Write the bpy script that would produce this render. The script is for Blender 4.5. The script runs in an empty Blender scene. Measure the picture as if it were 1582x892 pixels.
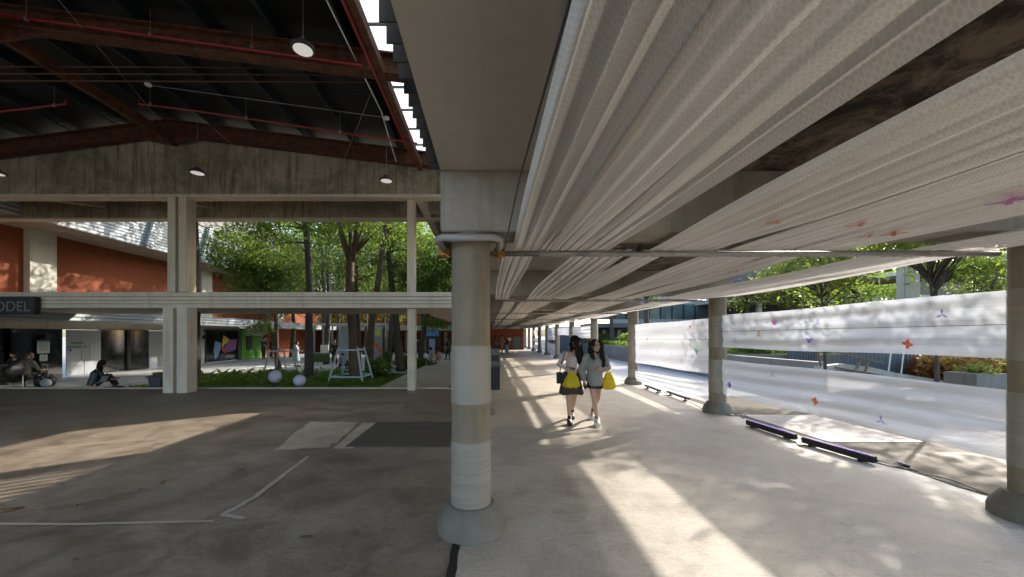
import bpy, bmesh, math, random
from mathutils import Vector, Matrix
import numpy as np
random.seed(7); rng = np.random.default_rng(7)
C = bpy.context.scene.collection
S = bpy.context.scene
PI = math.pi
# ------------------------------------------------------------------ camera
F, CX, CY, CH = 575.0, 755.0, 518.5, 1.6
cam = bpy.data.cameras.new('camera'); co = bpy.data.objects.new('camera', cam); C.objects.link(co)
co.location = (0, 0, CH); co.rotation_euler = (math.radians(90), 0, 0)
cam.sensor_width = 36; cam.lens = F / 1582 * 36
cam.shift_x = (791 - CX) / 1582; cam.shift_y = (CY - 446) / 1582
cam.clip_start = 0.05; cam.clip_end = 2000
S.camera = co
# ------------------------------------------------------------------ light
SUN = Vector((1.435, 1.058, 1.0)).normalized()          # towards the sun
elev = math.asin(SUN.z); azim = math.atan2(SUN.x, SUN.y)
W = bpy.data.worlds.new('World'); S.world = W; W.use_nodes = True
nt = W.node_tree; bg = nt.nodes['Background']
sky = nt.nodes.new('ShaderNodeTexSky'); sky.sky_type = 'NISHITA'; sky.sun_disc = False
sky.sun_elevation = elev; sky.sun_rotation = azim; sky.dust_density = 2.0
nt.links.new(sky.outputs[0], bg.inputs[0]); bg.inputs[1].default_value = 0.15
sl = bpy.data.lights.new('sun', 'SUN'); sl.energy = 2.2; sl.angle = math.radians(0.8); sl.color = (1, .93, .82)
so = bpy.data.objects.new('sun', sl); C.objects.link(so); so.rotation_euler = SUN.to_track_quat('Z', 'Y').to_euler()
S.view_settings.view_transform = 'Standard'; S.view_settings.look = 'None'
S.view_settings.exposure = 1.9; S.view_settings.gamma = 1.0; S.view_settings.use_curve_mapping = False
S.render.engine = 'CYCLES'
S.cycles.use_denoising = True
try: S.cycles.denoiser = 'OPENIMAGEDENOISE'
except Exception: pass
S.cycles.max_bounces = 11; S.cycles.diffuse_bounces = 8; S.cycles.glossy_bounces = 3
S.cycles.transmission_bounces = 4; S.cycles.transparent_max_bounces = 14
S.cycles.sample_clamp_indirect = 6; S.cycles.caustics_reflective = False; S.cycles.caustics_refractive = False

def P(x, y, d):                                          # a point of the place, d metres ahead
    return Vector(((x - CX) * d / F, d, CH - (y - CY) * d / F))
# ------------------------------------------------------------------ materials
MC = {}
class NT:
    def __init__(s, name):
        s.m = bpy.data.materials.new(name); s.m.use_nodes = True
        s.t = s.m.node_tree; s.b = s.t.nodes['Principled BSDF']; s.out = s.t.nodes['Material Output']
    def n(s, typ, **kw):
        nd = s.t.nodes.new('ShaderNode' + typ)
        for k, v in kw.items():
            if k.startswith('i'): nd.inputs[int(k[1:])].default_value = v
            else: setattr(nd, k, v)
        return nd
    def l(s, a, b): s.t.links.new(a, b)
    def noise(s, scale, detail=6, rough=.6, vec=None, dist=0.0):
        nd = s.n('TexNoise'); nd.inputs['Scale'].default_value = scale
        nd.inputs['Detail'].default_value = detail; nd.inputs['Roughness'].default_value = rough
        nd.inputs['Distortion'].default_value = dist
        if vec is not None: s.l(vec, nd.inputs['Vector'])
        return nd.outputs[0]
    def mapped(s, scale=(1, 1, 1), kind='Object', rot=(0, 0, 0)):
        tc = s.n('TexCoord'); mp = s.n('Mapping'); mp.inputs['Scale'].default_value = scale
        mp.inputs['Rotation'].default_value = rot
        s.l(tc.outputs[kind], mp.inputs[0]); return mp.outputs[0]
    def ramp(s, fac, stops):
        nd = s.n('ValToRGB'); e = nd.color_ramp.elements
        while len(e) < len(stops): e.new(.5)
        for k, (p, c) in enumerate(stops):
            e[k].position = p; e[k].color = (c, c, c, 1) if isinstance(c, (int, float)) else (*c, 1)
        s.l(fac, nd.inputs[0]); return nd.outputs[0]
    def mix(s, fac, a, b, blend='MIX'):
        nd = s.n('MixRGB', blend_type=blend)
        for i, v in ((0, fac), (1, a), (2, b)):
            if hasattr(v, 'is_linked'): s.l(v, nd.inputs[i])
            else: nd.inputs[i].default_value = v if i == 0 else (*v, 1)
        return nd.outputs[0]
    def math(s, op, a, b=0.0):
        nd = s.n('Math', operation=op)
        for i, v in ((0, a), (1, b)):
            if hasattr(v, 'is_linked'): s.l(v, nd.inputs[i])
            else: nd.inputs[i].default_value = v
        return nd.outputs[0]
    def bump(s, h, strength=.3, dist=.02):
        nd = s.n('Bump'); nd.inputs['Strength'].default_value = strength; nd.inputs['Distance'].default_value = dist
        s.l(h, nd.inputs['Height']); s.l(nd.outputs[0], s.b.inputs['Normal'])
    def col(s, c): s.l(c, s.b.inputs['Base Color']) if hasattr(c, 'is_linked') else setattr(s.b.inputs['Base Color'], 'default_value', (*c, 1))
def plain(name, c, rough=.6, metal=0.0, var=.12, vs=8, emit=None):
    if name in MC: return MC[name]
    n = NT(name); no = n.noise(vs, 5)
    d = tuple(max(0, k * (1 - var * 2)) for k in c); u = tuple(min(1, k * (1 + var)) for k in c)
    n.col(n.mix(no, d, u)); n.b.inputs['Roughness'].default_value = rough; n.b.inputs['Metallic'].default_value = metal
    if emit:
        n.b.inputs['Emission Color'].default_value = (*emit[0], 1); n.b.inputs['Emission Strength'].default_value = emit[1]
    MC[name] = n.m; return n.m
def mk_concrete(name, base, dark, scale=1.0, streak=0.0, seam=0.0, rough=.8, stain=None, bumpk=.25):
    n = NT(name); v = n.mapped()
    a = n.noise(.9 * scale, 9, .68, v, .3); b = n.noise(7 * scale, 8, .7, v); f = n.noise(60, 4, .6, v)
    c = n.mix(n.ramp(a, [(.33, 0.), (.68, 1.)]), dark, base)
    c = n.mix(n.math('MULTIPLY', n.ramp(b, [(.4, 1.), (.62, 0.)]), .35), c, dark)
    c = n.mix(.35, c, n.mix(f, (.35,) * 3, (.65,) * 3), 'OVERLAY')
    if streak:
        w = n.mapped((5, 5, .35)); g = n.noise(1.6, 7, .7, w)
        c = n.mix(n.math('MULTIPLY', n.ramp(g, [(.5, 0.), (.72, 1.)]), streak), c, tuple(k * .25 for k in dark))
    if stain:
        g = n.noise(.55, 10, .75, v, 1.2); h = n.noise(2.6, 9, .75, v, .6)
        k = n.math('MULTIPLY', n.ramp(g, [(.42, 0.), (.6, 1.)]), n.ramp(h, [(.3, .3), (.7, 1.)]))
        c = n.mix(k, c, stain)
    n.col(c); n.b.inputs['Roughness'].default_value = rough
    n.bump(n.math('ADD', n.math('MULTIPLY', b, .6), n.math('MULTIPLY', f, .4)), bumpk, .01)
    MC[name] = n.m; return n.m
M_CONC = mk_concrete('concrete', (.40, .355, .30), (.23, .20, .165), streak=.4)
M_SOFF = None
def mk_soffit():
    n = NT('soffit_concrete'); v = n.mapped()
    a = n.noise(.8, 9, .65, v, .3); f = n.noise(40, 5, .6, v)
    c = n.mix(n.ramp(a, [(.3, 0.), (.7, 1.)]), (.46, .42, .36), (.58, .535, .47))
    w = n.mapped((1, .12, 1)); g = n.noise(4, 6, .6, w)
    c = n.mix(n.math('MULTIPLY', n.ramp(g, [(.5, 0.), (.75, 1.)]), .35), c, (.36, .32, .265))
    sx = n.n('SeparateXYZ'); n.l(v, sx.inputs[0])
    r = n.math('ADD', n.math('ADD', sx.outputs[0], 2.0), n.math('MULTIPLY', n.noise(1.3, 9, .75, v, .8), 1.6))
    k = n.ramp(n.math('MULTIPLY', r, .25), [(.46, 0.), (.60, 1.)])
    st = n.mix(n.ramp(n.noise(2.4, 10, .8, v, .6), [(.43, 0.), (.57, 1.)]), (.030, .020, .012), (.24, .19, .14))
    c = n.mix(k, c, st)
    sc = n.noise(9, 8, .8, n.mapped((1, 1, 1)), 3.0)
    c = n.mix(n.math('MULTIPLY', n.ramp(sc, [(.665, 0.), (.68, 1.)]), .25), c, (.45, .42, .38))
    n.col(c); n.b.inputs['Roughness'].default_value = .85; n.bump(f, .2, .01); return n.m
M_SOFF = mk_soffit()
M_GABLE = mk_concrete('mouldy_concrete', (.50, .44, .34), (.27, .235, .17), streak=1.0, scale=.9, stain=(.10, .10, .05))
M_CREAM = mk_concrete('cream_paint', (.66, .58, .465), (.50, .43, .34), streak=.4, rough=.6, bumpk=.08)
M_PALE = mk_concrete('pale_paint', (.58, .56, .50), (.44, .42, .36), streak=.4, rough=.6, bumpk=.08)
M_COL = mk_concrete('column_concrete', (.28, .235, .17), (.19, .158, .112), streak=.4, scale=1.5, bumpk=.1)
M_BASE = mk_concrete('column_base_concrete', (.22, .20, .165), (.13, .115, .095), scale=2)
M_GREYC = mk_concrete('grey_concrete', (.30, .29, .27), (.19, .18, .17), streak=.3)
def mk_floor(name, base, mid, dark, damp=.5):
    n = NT(name); v = n.mapped(); v2 = n.mapped((.55, 1.7, 1))
    a = n.noise(.38, 10, .66, v2, .8); b = n.noise(1.9, 10, .72, v, .6); e = n.noise(11, 8, .75, v2); f = n.noise(70, 4, .6, v)
    c = n.mix(n.ramp(a, [(.32, 0.), (.6, 1.)]), mid, base)
    c = n.mix(n.math('MULTIPLY', n.ramp(b, [(.36, 1.), (.56, 0.)]), damp), c, dark)
    c = n.mix(n.math('MULTIPLY', n.ramp(e, [(.56, 0.), (.68, 1.)]), .45), c, tuple(k * .6 for k in mid))
    cr = n.n('TexVoronoi', feature='DISTANCE_TO_EDGE'); cr.inputs['Scale'].default_value = .42
    wv = n.n('VectorMath', operation='ADD'); n.l(v, wv.inputs[0]); nz = n.n('TexNoise'); nz.inputs['Scale'].default_value = 2.2; nz.inputs['Detail'].default_value = 8
    n.l(v, nz.inputs[0]); n.l(nz.outputs['Color'], wv.inputs[1]); n.l(wv.outputs[0], cr.inputs[0])
    c = n.mix(n.math('MULTIPLY', n.ramp(cr.outputs[0], [(0., 1.), (.004, 0.)]), .22), c, tuple(k * .5 for k in dark))
    c = n.mix(.3, c, n.mix(n.ramp(f, [(.35, 0.), (.65, 1.)]), (.33,) * 3, (.67,) * 3), 'OVERLAY')
    g2 = n.noise(26, 9, .8, v, .4); c = n.mix(.38, c, n.mix(n.ramp(g2, [(.38, 0.), (.62, 1.)]), (.36,) * 3, (.62,) * 3), 'OVERLAY')
    sx2 = n.noise(5, 8, .8, n.mapped((.5, 6, 1), rot=(0, 0, .25)), 1.0); c = n.mix(n.math('MULTIPLY', n.ramp(sx2, [(.56, 0.), (.62, 1.)]), .3), c, tuple(k * .45 for k in mid))
    sp = n.noise(34, 2, .5, v); c = n.mix(n.math('MULTIPLY', n.ramp(sp, [(.72, 0.), (.75, 1.)]), .6), c, tuple(k * .3 for k in dark))
    n.col(c)
    n.l(n.ramp(b, [(.35, .42), (.65, .75)]), n.b.inputs['Roughness'])
    n.bump(n.math('ADD', e, n.math('MULTIPLY', f, .35)), .22, .012)
    MC[name] = n.m; return n.m
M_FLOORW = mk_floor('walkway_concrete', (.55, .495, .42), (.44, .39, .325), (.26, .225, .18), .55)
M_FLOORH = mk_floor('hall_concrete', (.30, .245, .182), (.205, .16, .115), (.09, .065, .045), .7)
M_ROAD = mk_floor('road_concrete', (.42, .42, .41), (.33, .33, .32), (.24, .24, .23), .4)
M_BOUNCE = mk_floor('bounce_concrete', (.34, .31, .27), (.27, .245, .21), (.2, .18, .15), .4)  # pale concrete made up so the ground bounces light up under the deck
M_SOIL = mk_floor('soil', (.15, .118, .082), (.10, .078, .054), (.05, .04, .03), .8)
def mk_brick():
    n = NT('orange_brick'); tc = n.n('TexCoord'); sx = n.n('SeparateXYZ'); n.l(tc.outputs['Object'], sx.inputs[0])
    cb = n.n('CombineXYZ'); n.l(n.math('ADD', sx.outputs[0], sx.outputs[1]), cb.inputs[0]); n.l(sx.outputs[2], cb.inputs[1])
    b = n.n('TexBrick'); n.l(cb.outputs[0], b.inputs[0]); b.inputs['Scale'].default_value = 1
    b.inputs['Brick Width'].default_value = .24; b.inputs['Row Height'].default_value = .07; b.inputs['Mortar Size'].default_value = .006
    b.inputs['Color1'].default_value = (.26, .062, .018, 1); b.inputs['Color2'].default_value = (.20, .045, .013, 1); b.inputs['Mortar'].default_value = (.13, .04, .016, 1)
    c = n.mix(n.ramp(n.noise(.7, 6, .6, tc.outputs['Object']), [(.3, 0.), (.7, 1.)]), n.mix(.25, b.outputs[0], (.18, .045, .015)), b.outputs[0])
    n.col(c); n.b.inputs['Roughness'].default_value = .8; n.bump(b.outputs[1], -.4, .006); return n.m
M_BRICK = mk_brick()
def mk_rust():
    n = NT('rusty_steel'); v = n.mapped()
    c = n.mix(n.ramp(n.noise(5, 9, .75, v), [(.38, 0.), (.62, 1.)]), (.03, .011, .006), (.13, .043, .014))
    c = n.mix(n.ramp(n.noise(26, 6, .7, v), [(.55, 0.), (.7, 1.)]), c, (.22, .085, .03))
    n.col(c); n.b.inputs['Roughness'].default_value = .7; n.bump(n.noise(30, 6, .7, v), .3, .01); return n.m
M_RUST = mk_rust()
def mk_corr(name, c0, c1, freq, axis, trans=None, rough=.6, bump=.6):
    n = NT(name); tc = n.n('TexCoord'); sx = n.n('SeparateXYZ'); n.l(tc.outputs['Object'], sx.inputs[0])
    s_ = n.math('SINE', n.math('MULTIPLY', sx.outputs[axis], 2 * PI * freq))
    k = n.math('ADD', n.math('MULTIPLY', s_, .5), .5)
    c = n.mix(n.ramp(n.noise(1.5, 7, .7, tc.outputs['Object']), [(.35, 0.), (.7, 1.)]), c0, c1)
    n.col(c); n.b.inputs['Roughness'].default_value = rough; n.bump(k, bump, .03)
    if trans:
        t = n.n('BsdfTranslucent'); n.l(c, t.inputs[0]); mx = n.n('MixShader'); mx.inputs[0].default_value = trans
        n.l(n.b.outputs[0], mx.inputs[1]); n.l(t.outputs[0], mx.inputs[2]); n.l(mx.outputs[0], n.out.inputs[0])
    MC[name] = n.m; return n.m
M_DROOF = mk_corr('dark_roof_sheet', (.005, .005, .006), (.007, .007, .008), 8, 1, bump=.06)
M_SKYL = mk_corr('translucent_roof_sheet', (.78, .79, .78), (.88, .89, .88), 9, 1, trans=.8)
M_LOUV = mk_corr('white_louvre', (.30, .33, .36), (.40, .43, .45), 7, 2, bump=1.0)
M_SHEETM = mk_corr('blue_grey_metal', (.07, .09, .12), (.10, .125, .16), 9, 0, rough=.55)
def mk_wrap(name, tint=(.86, .85, .87), opac=.62, transl=.55, stk=.26, sf=26):
    """bubble wrap: rows of round cells, clearer inside, whiter film between, gathered streaks"""
    n = NT(name); tc = n.n('TexCoord'); s = .0145
    mp = n.n('Mapping'); mp.inputs['Scale'].default_value = (1 / s, 1 / (s * 1.732), 1); n.l(tc.outputs['UV'], mp.inputs[0])
    ds = []
    for off in (0.0, .5):
        ad = n.n('VectorMath', operation='ADD'); ad.inputs[1].default_value = (off, off, 0); n.l(mp.outputs[0], ad.inputs[0])
        fr = n.n('VectorMath', operation='FRACTION'); n.l(ad.outputs[0], fr.inputs[0])
        sb = n.n('VectorMath', operation='SUBTRACT'); sb.inputs[1].default_value = (.5, .5, 0); n.l(fr.outputs[0], sb.inputs[0])
        ml = n.n('VectorMath', operation='MULTIPLY'); ml.inputs[1].default_value = (1, 1.732, 0); n.l(sb.outputs[0], ml.inputs[0])
        ln = n.n('VectorMath', operation='LENGTH'); n.l(ml.outputs[0], ln.inputs[0]); ds.append(ln.outputs['Value'])
    dist = n.math('MINIMUM', ds[0], ds[1])
    cell = n.ramp(dist, [(.30, 0.), (.47, 1.)])                     # 1 on the film between cells
    st = n.mapped((sf, .35, 1), 'UV'); streak = n.ramp(n.noise(1.0, 5, .65, st), [(.38, 0.), (.68, 1.)])
    big = n.ramp(n.noise(1.3, 4, .5, n.mapped((1, .4, 1), 'UV')), [(.35, 0.), (.7, 1.)])
    a = n.math('ADD', n.math('MULTIPLY', cell, .12), n.math('MULTIPLY', streak, stk))
    a = n.math('ADD', a, n.math('MULTIPLY', big, .07)); a = n.math('MINIMUM', n.math('ADD', a, opac - .09), .98)
    df = n.n('BsdfDiffuse'); df.inputs[0].default_value = (*tint, 1)
    tr = n.n('BsdfTranslucent'); tr.inputs[0].default_value = (*tint, 1)
    gl = n.n('BsdfGlossy'); gl.inputs['Roughness'].default_value = .28; gl.inputs[0].default_value = (.9, .9, .9, 1)
    m1 = n.n('MixShader'); m1.inputs[0].default_value = transl; n.l(df.outputs[0], m1.inputs[1]); n.l(tr.outputs[0], m1.inputs[2])
    m2 = n.n('MixShader'); m2.inputs[0].default_value = .10; n.l(m1.outputs[0], m2.inputs[1]); n.l(gl.outputs[0], m2.inputs[2])
    bp = n.n('Bump'); bp.inputs['Strength'].default_value = .5; bp.inputs['Distance'].default_value = .004; n.l(dist, bp.inputs['Height']); bp.invert = True
    for q in (df, tr, gl): n.l(bp.outputs[0], q.inputs['Normal'])
    tp = n.n('BsdfTransparent'); m3 = n.n('MixShader'); n.l(a, m3.inputs[0]); n.l(tp.outputs[0], m3.inputs[1]); n.l(m2.outputs[0], m3.inputs[2])
    n.l(m3.outputs[0], n.out.inputs[0]); MC[name] = n.m; return n.m
M_WRAPC = mk_wrap('bubble_wrap_overhead', (.97, .94, .91), .76, .2)
M_WRAPS = mk_wrap('bubble_wrap_screen', (.66, .68, .74), .70, .52, .16, 60)
M_WRAPK = mk_wrap('bubble_wrap_column', (.66, .63, .57), .40, .3, .03)
def mk_leaf(name, dark, mid, light, tr=.45):
    n = NT(name); g = n.n('NewGeometry'); r = g.outputs['Random Per Island']
    c = n.ramp(n.math('ADD', n.math('MULTIPLY', r, .5), n.math('MULTIPLY', n.ramp(n.noise(.9, 3, .5, n.mapped()), [(.35, 0.), (.65, 1.)]), .5)), [(0., dark), (.5, mid), (1., light)])
    n.col(c); n.b.inputs['Roughness'].default_value = .45
    t = n.n('BsdfTranslucent'); n.l(n.mix(.6, c, (.32, .43, .05)), t.inputs[0]); mx = n.n('MixShader'); mx.inputs[0].default_value = tr
    n.l(n.b.outputs[0], mx.inputs[1]); n.l(t.outputs[0], mx.inputs[2]); n.l(mx.outputs[0], n.out.inputs[0]); MC[name] = n.m; return n.m
M_LEAFD = mk_leaf('leaf_dark', (.025, .06, .015), (.05, .11, .025), (.12, .20, .04))
M_LEAFL = mk_leaf('leaf_light', (.05, .11, .02), (.11, .19, .03), (.26, .33, .05), .6)
M_LEAFY = mk_leaf('leaf_yellowing', (.05, .09, .02), (.11, .15, .03), (.34, .24, .03), .5)
M_LEAFR = mk_leaf('leaf_red', (.14, .06, .025), (.36, .09, .04), (.50, .24, .08), .4)
M_BARK = mk_concrete('bark_brown', (.17, .115, .075), (.07, .048, .033), streak=.5, scale=3, bumpk=.8)
M_BARKD = mk_concrete('bark_dark', (.10, .085, .07), (.045, .038, .032), streak=.5, scale=3, bumpk=.8)
M_BLACK = plain('black', (.012, .012, .013), .5); M_DGREY = plain('dark_grey', (.05, .05, .055), .5)
M_STEEL = plain('galvanised_steel', (.35, .34, .33), .45, .6); M_WHITE = plain('white_paint', (.72, .72, .70), .5, var=.05)
M_BLUEP = plain('pale_blue_paint', (.42, .55, .62), .5); M_RED = plain('red_pipe', (.28, .012, .012), .45)
M_BLUEST = plain('blue_steel', (.010, .020, .028), .6); M_YEL = plain('yellow_plastic', (.80, .62, .01), .4, var=.1, vs=25)
def mk_glass():
    n = NT('dark_window_glass'); v = n.mapped((1, 1, .7))
    n.col(n.mix(n.ramp(n.noise(1.4, 5, .6, v), [(.45, 0.), (.7, 1.)]), (.008, .009, .010), (.035, .04, .042)))
    n.b.inputs['Roughness'].default_value = .08; return n.m
M_GLASS = mk_glass()
# ------------------------------------------------------------------ mesh helpers
class MB:
    def __init__(s): s.bm = bmesh.new(); s.uv = None
    def box(s, x0, x1, y0, y1, z0, z1, bev=0.0):
        r = bmesh.ops.create_cube(s.bm, size=1)
        for v in r['verts']: v.co = Vector((x0 + (v.co.x + .5) * (x1 - x0), y0 + (v.co.y + .5) * (y1 - y0), z0 + (v.co.z + .5) * (z1 - z0)))
        if bev:
            ed = list({e for v in r['verts'] for e in v.link_edges}); bmesh.ops.bevel(s.bm, geom=ed, offset=bev, segments=2, affect='EDGES')
        return s
    def poly(s, pts, ext=None):
        vs = [s.bm.verts.new(p) for p in pts]; f = s.bm.faces.new(vs)
        if ext is not None:
            r = bmesh.ops.extrude_face_region(s.bm, geom=[f]); bmesh.ops.translate(s.bm, verts=[v for v in r['geom'] if isinstance(v, bmesh.types.BMVert)], vec=Vector(ext))
        return s
    def bar(s, a, b, w, h=None, up=(0, 0, 1)):
        a, b = Vector(a), Vector(b); h = h or w; d = (b - a).normalized(); u = Vector(up)
        if abs(d.dot(u)) > .98: u = Vector((0, 1, 0))
        x = d.cross(u).normalized(); z = x.cross(d).normalized(); q = []
        for p in (a, b):
            q.append([s.bm.verts.new(p + x * sx * w / 2 + z * sz * h / 2) for sx, sz in ((-1, -1), (1, -1), (1, 1), (-1, 1))])
        for i in range(4): s.bm.faces.new((q[0][i], q[0][(i + 1) % 4], q[1][(i + 1) % 4], q[1][i]))
        s.bm.faces.new(q[0][::-1]); s.bm.faces.new(q[1]); return s
    def tube(s, pts, rad, n=10, cap=True, flat=None):
        pts = [Vector(p) for p in pts]; rings = []
        if not hasattr(rad, '__len__'): rad = [rad] * len(pts)
        prev = None
        for i, p in enumerate(pts):
            t = (pts[min(i + 1, len(pts) - 1)] - pts[max(i - 1, 0)]).normalized()
            if prev is None:
                u = Vector((0, 0, 1)) if abs(t.z) < .9 else Vector((1, 0, 0)); x = t.cross(u).normalized()
            else:
                x = (prev - t * prev.dot(t)).normalized()
            prev = x; y = t.cross(x).normalized(); r = rad[i]
            rx, ry = (r if hasattr(r, '__len__') else (r, r))
            rings.append([s.bm.verts.new(p + x * math.cos(2 * PI * k / n) * rx + y * math.sin(2 * PI * k / n) * ry) for k in range(n)])
        for a, b in zip(rings, rings[1:]):
            for k in range(n): s.bm.faces.new((a[k], a[(k + 1) % n], b[(k + 1) % n], b[k]))
        if cap: s.bm.faces.new(rings[0][::-1]); s.bm.faces.new(rings[-1])
        return s
    def lathe(s, c, prof, n=32, cap=False):
        rings = [[s.bm.verts.new((c[0] + r * math.cos(2 * PI * k / n), c[1] + r * math.sin(2 * PI * k / n), c[2] + z)) for k in range(n)] for r, z in prof]
        for a, b in zip(rings, rings[1:]):
            for k in range(n): s.bm.faces.new((a[k], a[(k + 1) % n], b[(k + 1) % n], b[k]))
        if cap: s.bm.faces.new(rings[0][::-1]); s.bm.faces.new(rings[-1])
        return s
    def ball(s, c, r, seg=16):
        R = r if hasattr(r, '__len__') else (r, r, r)
        bmesh.ops.create_uvsphere(s.bm, u_segments=seg, v_segments=max(6, seg * 2 // 3), radius=1, matrix=Matrix.Translation(c) @ Matrix.Diagonal((*R, 1)))
        return s
    def build(s, name, mat, parent=None, smooth=False, label=None):
        bmesh.ops.recalc_face_normals(s.bm, faces=s.bm.faces[:])
        me = bpy.data.meshes.new(name); s.bm.to_mesh(me); s.bm.free()
        return link(name, me, mat, parent, smooth, label)
def link(name, me, mat, parent=None, smooth=False, label=None):
    o = bpy.data.objects.new(name, me); C.objects.link(o)
    if mat: me.materials.append(mat)
    if smooth: me.polygons.foreach_set('use_smooth', [True] * len(me.polygons))
    if parent:
        o.parent = parent; root = parent
        off = Vector(parent.location)
        while root.parent: root = root.parent; off += Vector(root.location)
        if me.get('local') is None:
            me.transform(Matrix.Translation(-off))
            if mat and not me.get('uvd'): pass
    if label: o['label'] = label
    return o
def tag(o, label, cat, group=None):
    o['label'] = label; o['category'] = cat
    if group: o['group'] = group
    return o
def root(name, loc, label, cat, group=None):
    o = bpy.data.objects.new(name, None); C.objects.link(o); o.location = loc; o.empty_display_size = .2
    return tag(o, label, cat, group)
def struct(o): o['kind'] = 'structure'; return o
def stuff(o): o['kind'] = 'stuff'; return o
def smooth_by_angle(o, deg=35):
    o.data.polygons.foreach_set('use_smooth', [True] * len(o.data.polygons))
    bm = bmesh.new(); bm.from_mesh(o.data)
    for e in bm.edges:
        if len(e.link_faces) == 2 and e.calc_face_angle(0) > math.radians(deg): e.smooth = False
    bm.to_mesh(o.data); bm.free()
def grid_mesh(name, nu, nv, fn, uvfn, mat, parent=None):
    vs = []; fs = []; uv = []
    for j in range(nv + 1):
        for i in range(nu + 1):
            vs.append(fn(i / nu, j / nv)); uv.append(uvfn(i / nu, j / nv))
    for j in range(nv):
        for i in range(nu):
            a = j * (nu + 1) + i; fs.append((a, a + 1, a + nu + 2, a + nu + 1))
    me = bpy.data.meshes.new(name); me.from_pydata(vs, [], fs); ul = me.uv_layers.new(name='UVMap')
    li = np.zeros(len(me.loops), dtype=np.int32); me.loops.foreach_get('vertex_index', li)
    ul.data.foreach_set('uv', np.array(uv, dtype=np.float32)[li].ravel())
    return link(name, me, mat, parent, True)
ORD = ['first', 'second', 'third', 'fourth', 'fifth', 'sixth', 'seventh', 'eighth', 'ninth', 'tenth', 'eleventh']
#@@SETTING
# ------------------------------------------------------------------ ground
def sheet(name, x0, x1, y0, y1, z, mat, depth=None):
    m = MB()
    if depth: m.box(x0, x1, y0, y1, z - depth, z)
    else: m.poly([(x0, y0, z), (x1, y0, z), (x1, y1, z), (x0, y1, z)])
    return struct(m.build(name, mat))
M_SOIL.node_tree.nodes['Principled BSDF'].inputs['Specular IOR Level'].default_value = .05
sheet('ground', -600, 600, -300, 900, -.46, M_BOUNCE)
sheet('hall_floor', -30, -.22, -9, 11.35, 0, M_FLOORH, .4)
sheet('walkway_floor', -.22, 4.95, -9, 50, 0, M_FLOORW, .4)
sheet('side_path', -3.4, -.22, 11.35, 42, 0, M_FLOORW, .4)
sheet('court_paving', -12.2, -3.4, 18.2, 42, -.26, M_ROAD, .1)
sheet('lower_step', -13.1, -12.2, 11.35, 42, -.2, M_ROAD, .1)
sheet('terrace', -19, -13.1, 11.35, 42, -.15, M_ROAD, .2)
sheet('road', 4.95, 8.6, 9.9, 60, -.012, M_ROAD, .2)
sheet('soil_strip', 4.95, 30, -9, 9.9, -.02, M_SOIL, .2)
sheet('garden_soil', -12.2, -3.4, 11.35, 18.2, -.32, M_SOIL, .1)
sheet('planted_bank', 8.6, 40, 9.9, 60, -.1, M_SOIL, .2)
# paving slabs between soil and light bars
M_PAVE = NT('pink_grey_pavers'); _v = M_PAVE.mapped(); _b = M_PAVE.n('TexBrick'); M_PAVE.l(_v, _b.inputs[0]); _b.offset = 0
for k, vv in (('Scale', 1), ('Brick Width', .33), ('Row Height', .33), ('Mortar Size', .006)): _b.inputs[k].default_value = vv
_b.inputs['Color1'].default_value = (.36, .30, .27, 1); _b.inputs['Color2'].default_value = (.33, .28, .25, 1); _b.inputs['Mortar'].default_value = (.20, .17, .15, 1)
M_PAVE.col(M_PAVE.mix(M_PAVE.noise(3, 7, .7, _v), (.30, .27, .24), _b.outputs[0])); M_PAVE.b.inputs['Specular IOR Level'].default_value = .15; M_PAVE = M_PAVE.m
struct(MB().box(5.15, 6.6, 5.62, 7.55, -.03, -.010).build('paved_patch', M_PAVE))
# floor marks: pale repair patches, dark grating slab, tape
pm = mk_floor('pale_repair_mortar', (.52, .44, .335), (.42, .35, .26), (.26, .21, .155), .7)
def gp(x, y): d = CH * F / (y - CY); return ((x - CX) * d / F, d)
def floor_poly(name, pix, z, mat, jag=0.0):
    pts = [gp(*p) for p in pix]; out = []
    for i, p in enumerate(pts):
        q = pts[(i + 1) % len(pts)]
        for k in range(8 if jag else 1):
            t = k / 8; out.append((p[0] + (q[0] - p[0]) * t + random.uniform(-jag, jag), p[1] + (q[1] - p[1]) * t + random.uniform(-jag, jag), z))
    return MB().poly(out).build(name, mat)
struct(floor_poly('pale_floor_patch', [(425, 696), (480, 652), (555, 653), (520, 684), (500, 693)], .004, pm, .035))
struct(floor_poly('mortar_strip', [(515, 694), (560, 654), (594, 654), (546, 694)], .008, pm, .008))
gm = NT('dark_slab_tiles'); _v = gm.mapped(); _b = gm.n('TexBrick'); gm.l(_v, _b.inputs[0]); _b.offset = 0
for k, vv in (('Scale', 1), ('Brick Width', .5), ('Row Height', .09), ('Mortar Size', .008)): _b.inputs[k].default_value = vv
_b.inputs['Color1'].default_value = (.10, .085, .07, 1); _b.inputs['Color2'].default_value = (.055, .045, .04, 1); _b.inputs['Mortar'].default_value = (.14, .115, .09, 1)
gm.col(gm.mix(.4, _b.outputs[0], gm.mix(gm.noise(5, 8, .7, _v), (.03, .025, .02), (.12, .10, .08)))); gm.b.inputs['Roughness'].default_value = .6; gm.bump(_b.outputs[1], -.5, .01)
struct(MB().box(-2.05, -.30, 5.32, 6.85, -.02, .014, .004).build('dark_cover_slab', gm.m))
tp = plain('old_tape', (.50, .44, .36), .6, var=.3, vs=14)
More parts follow.
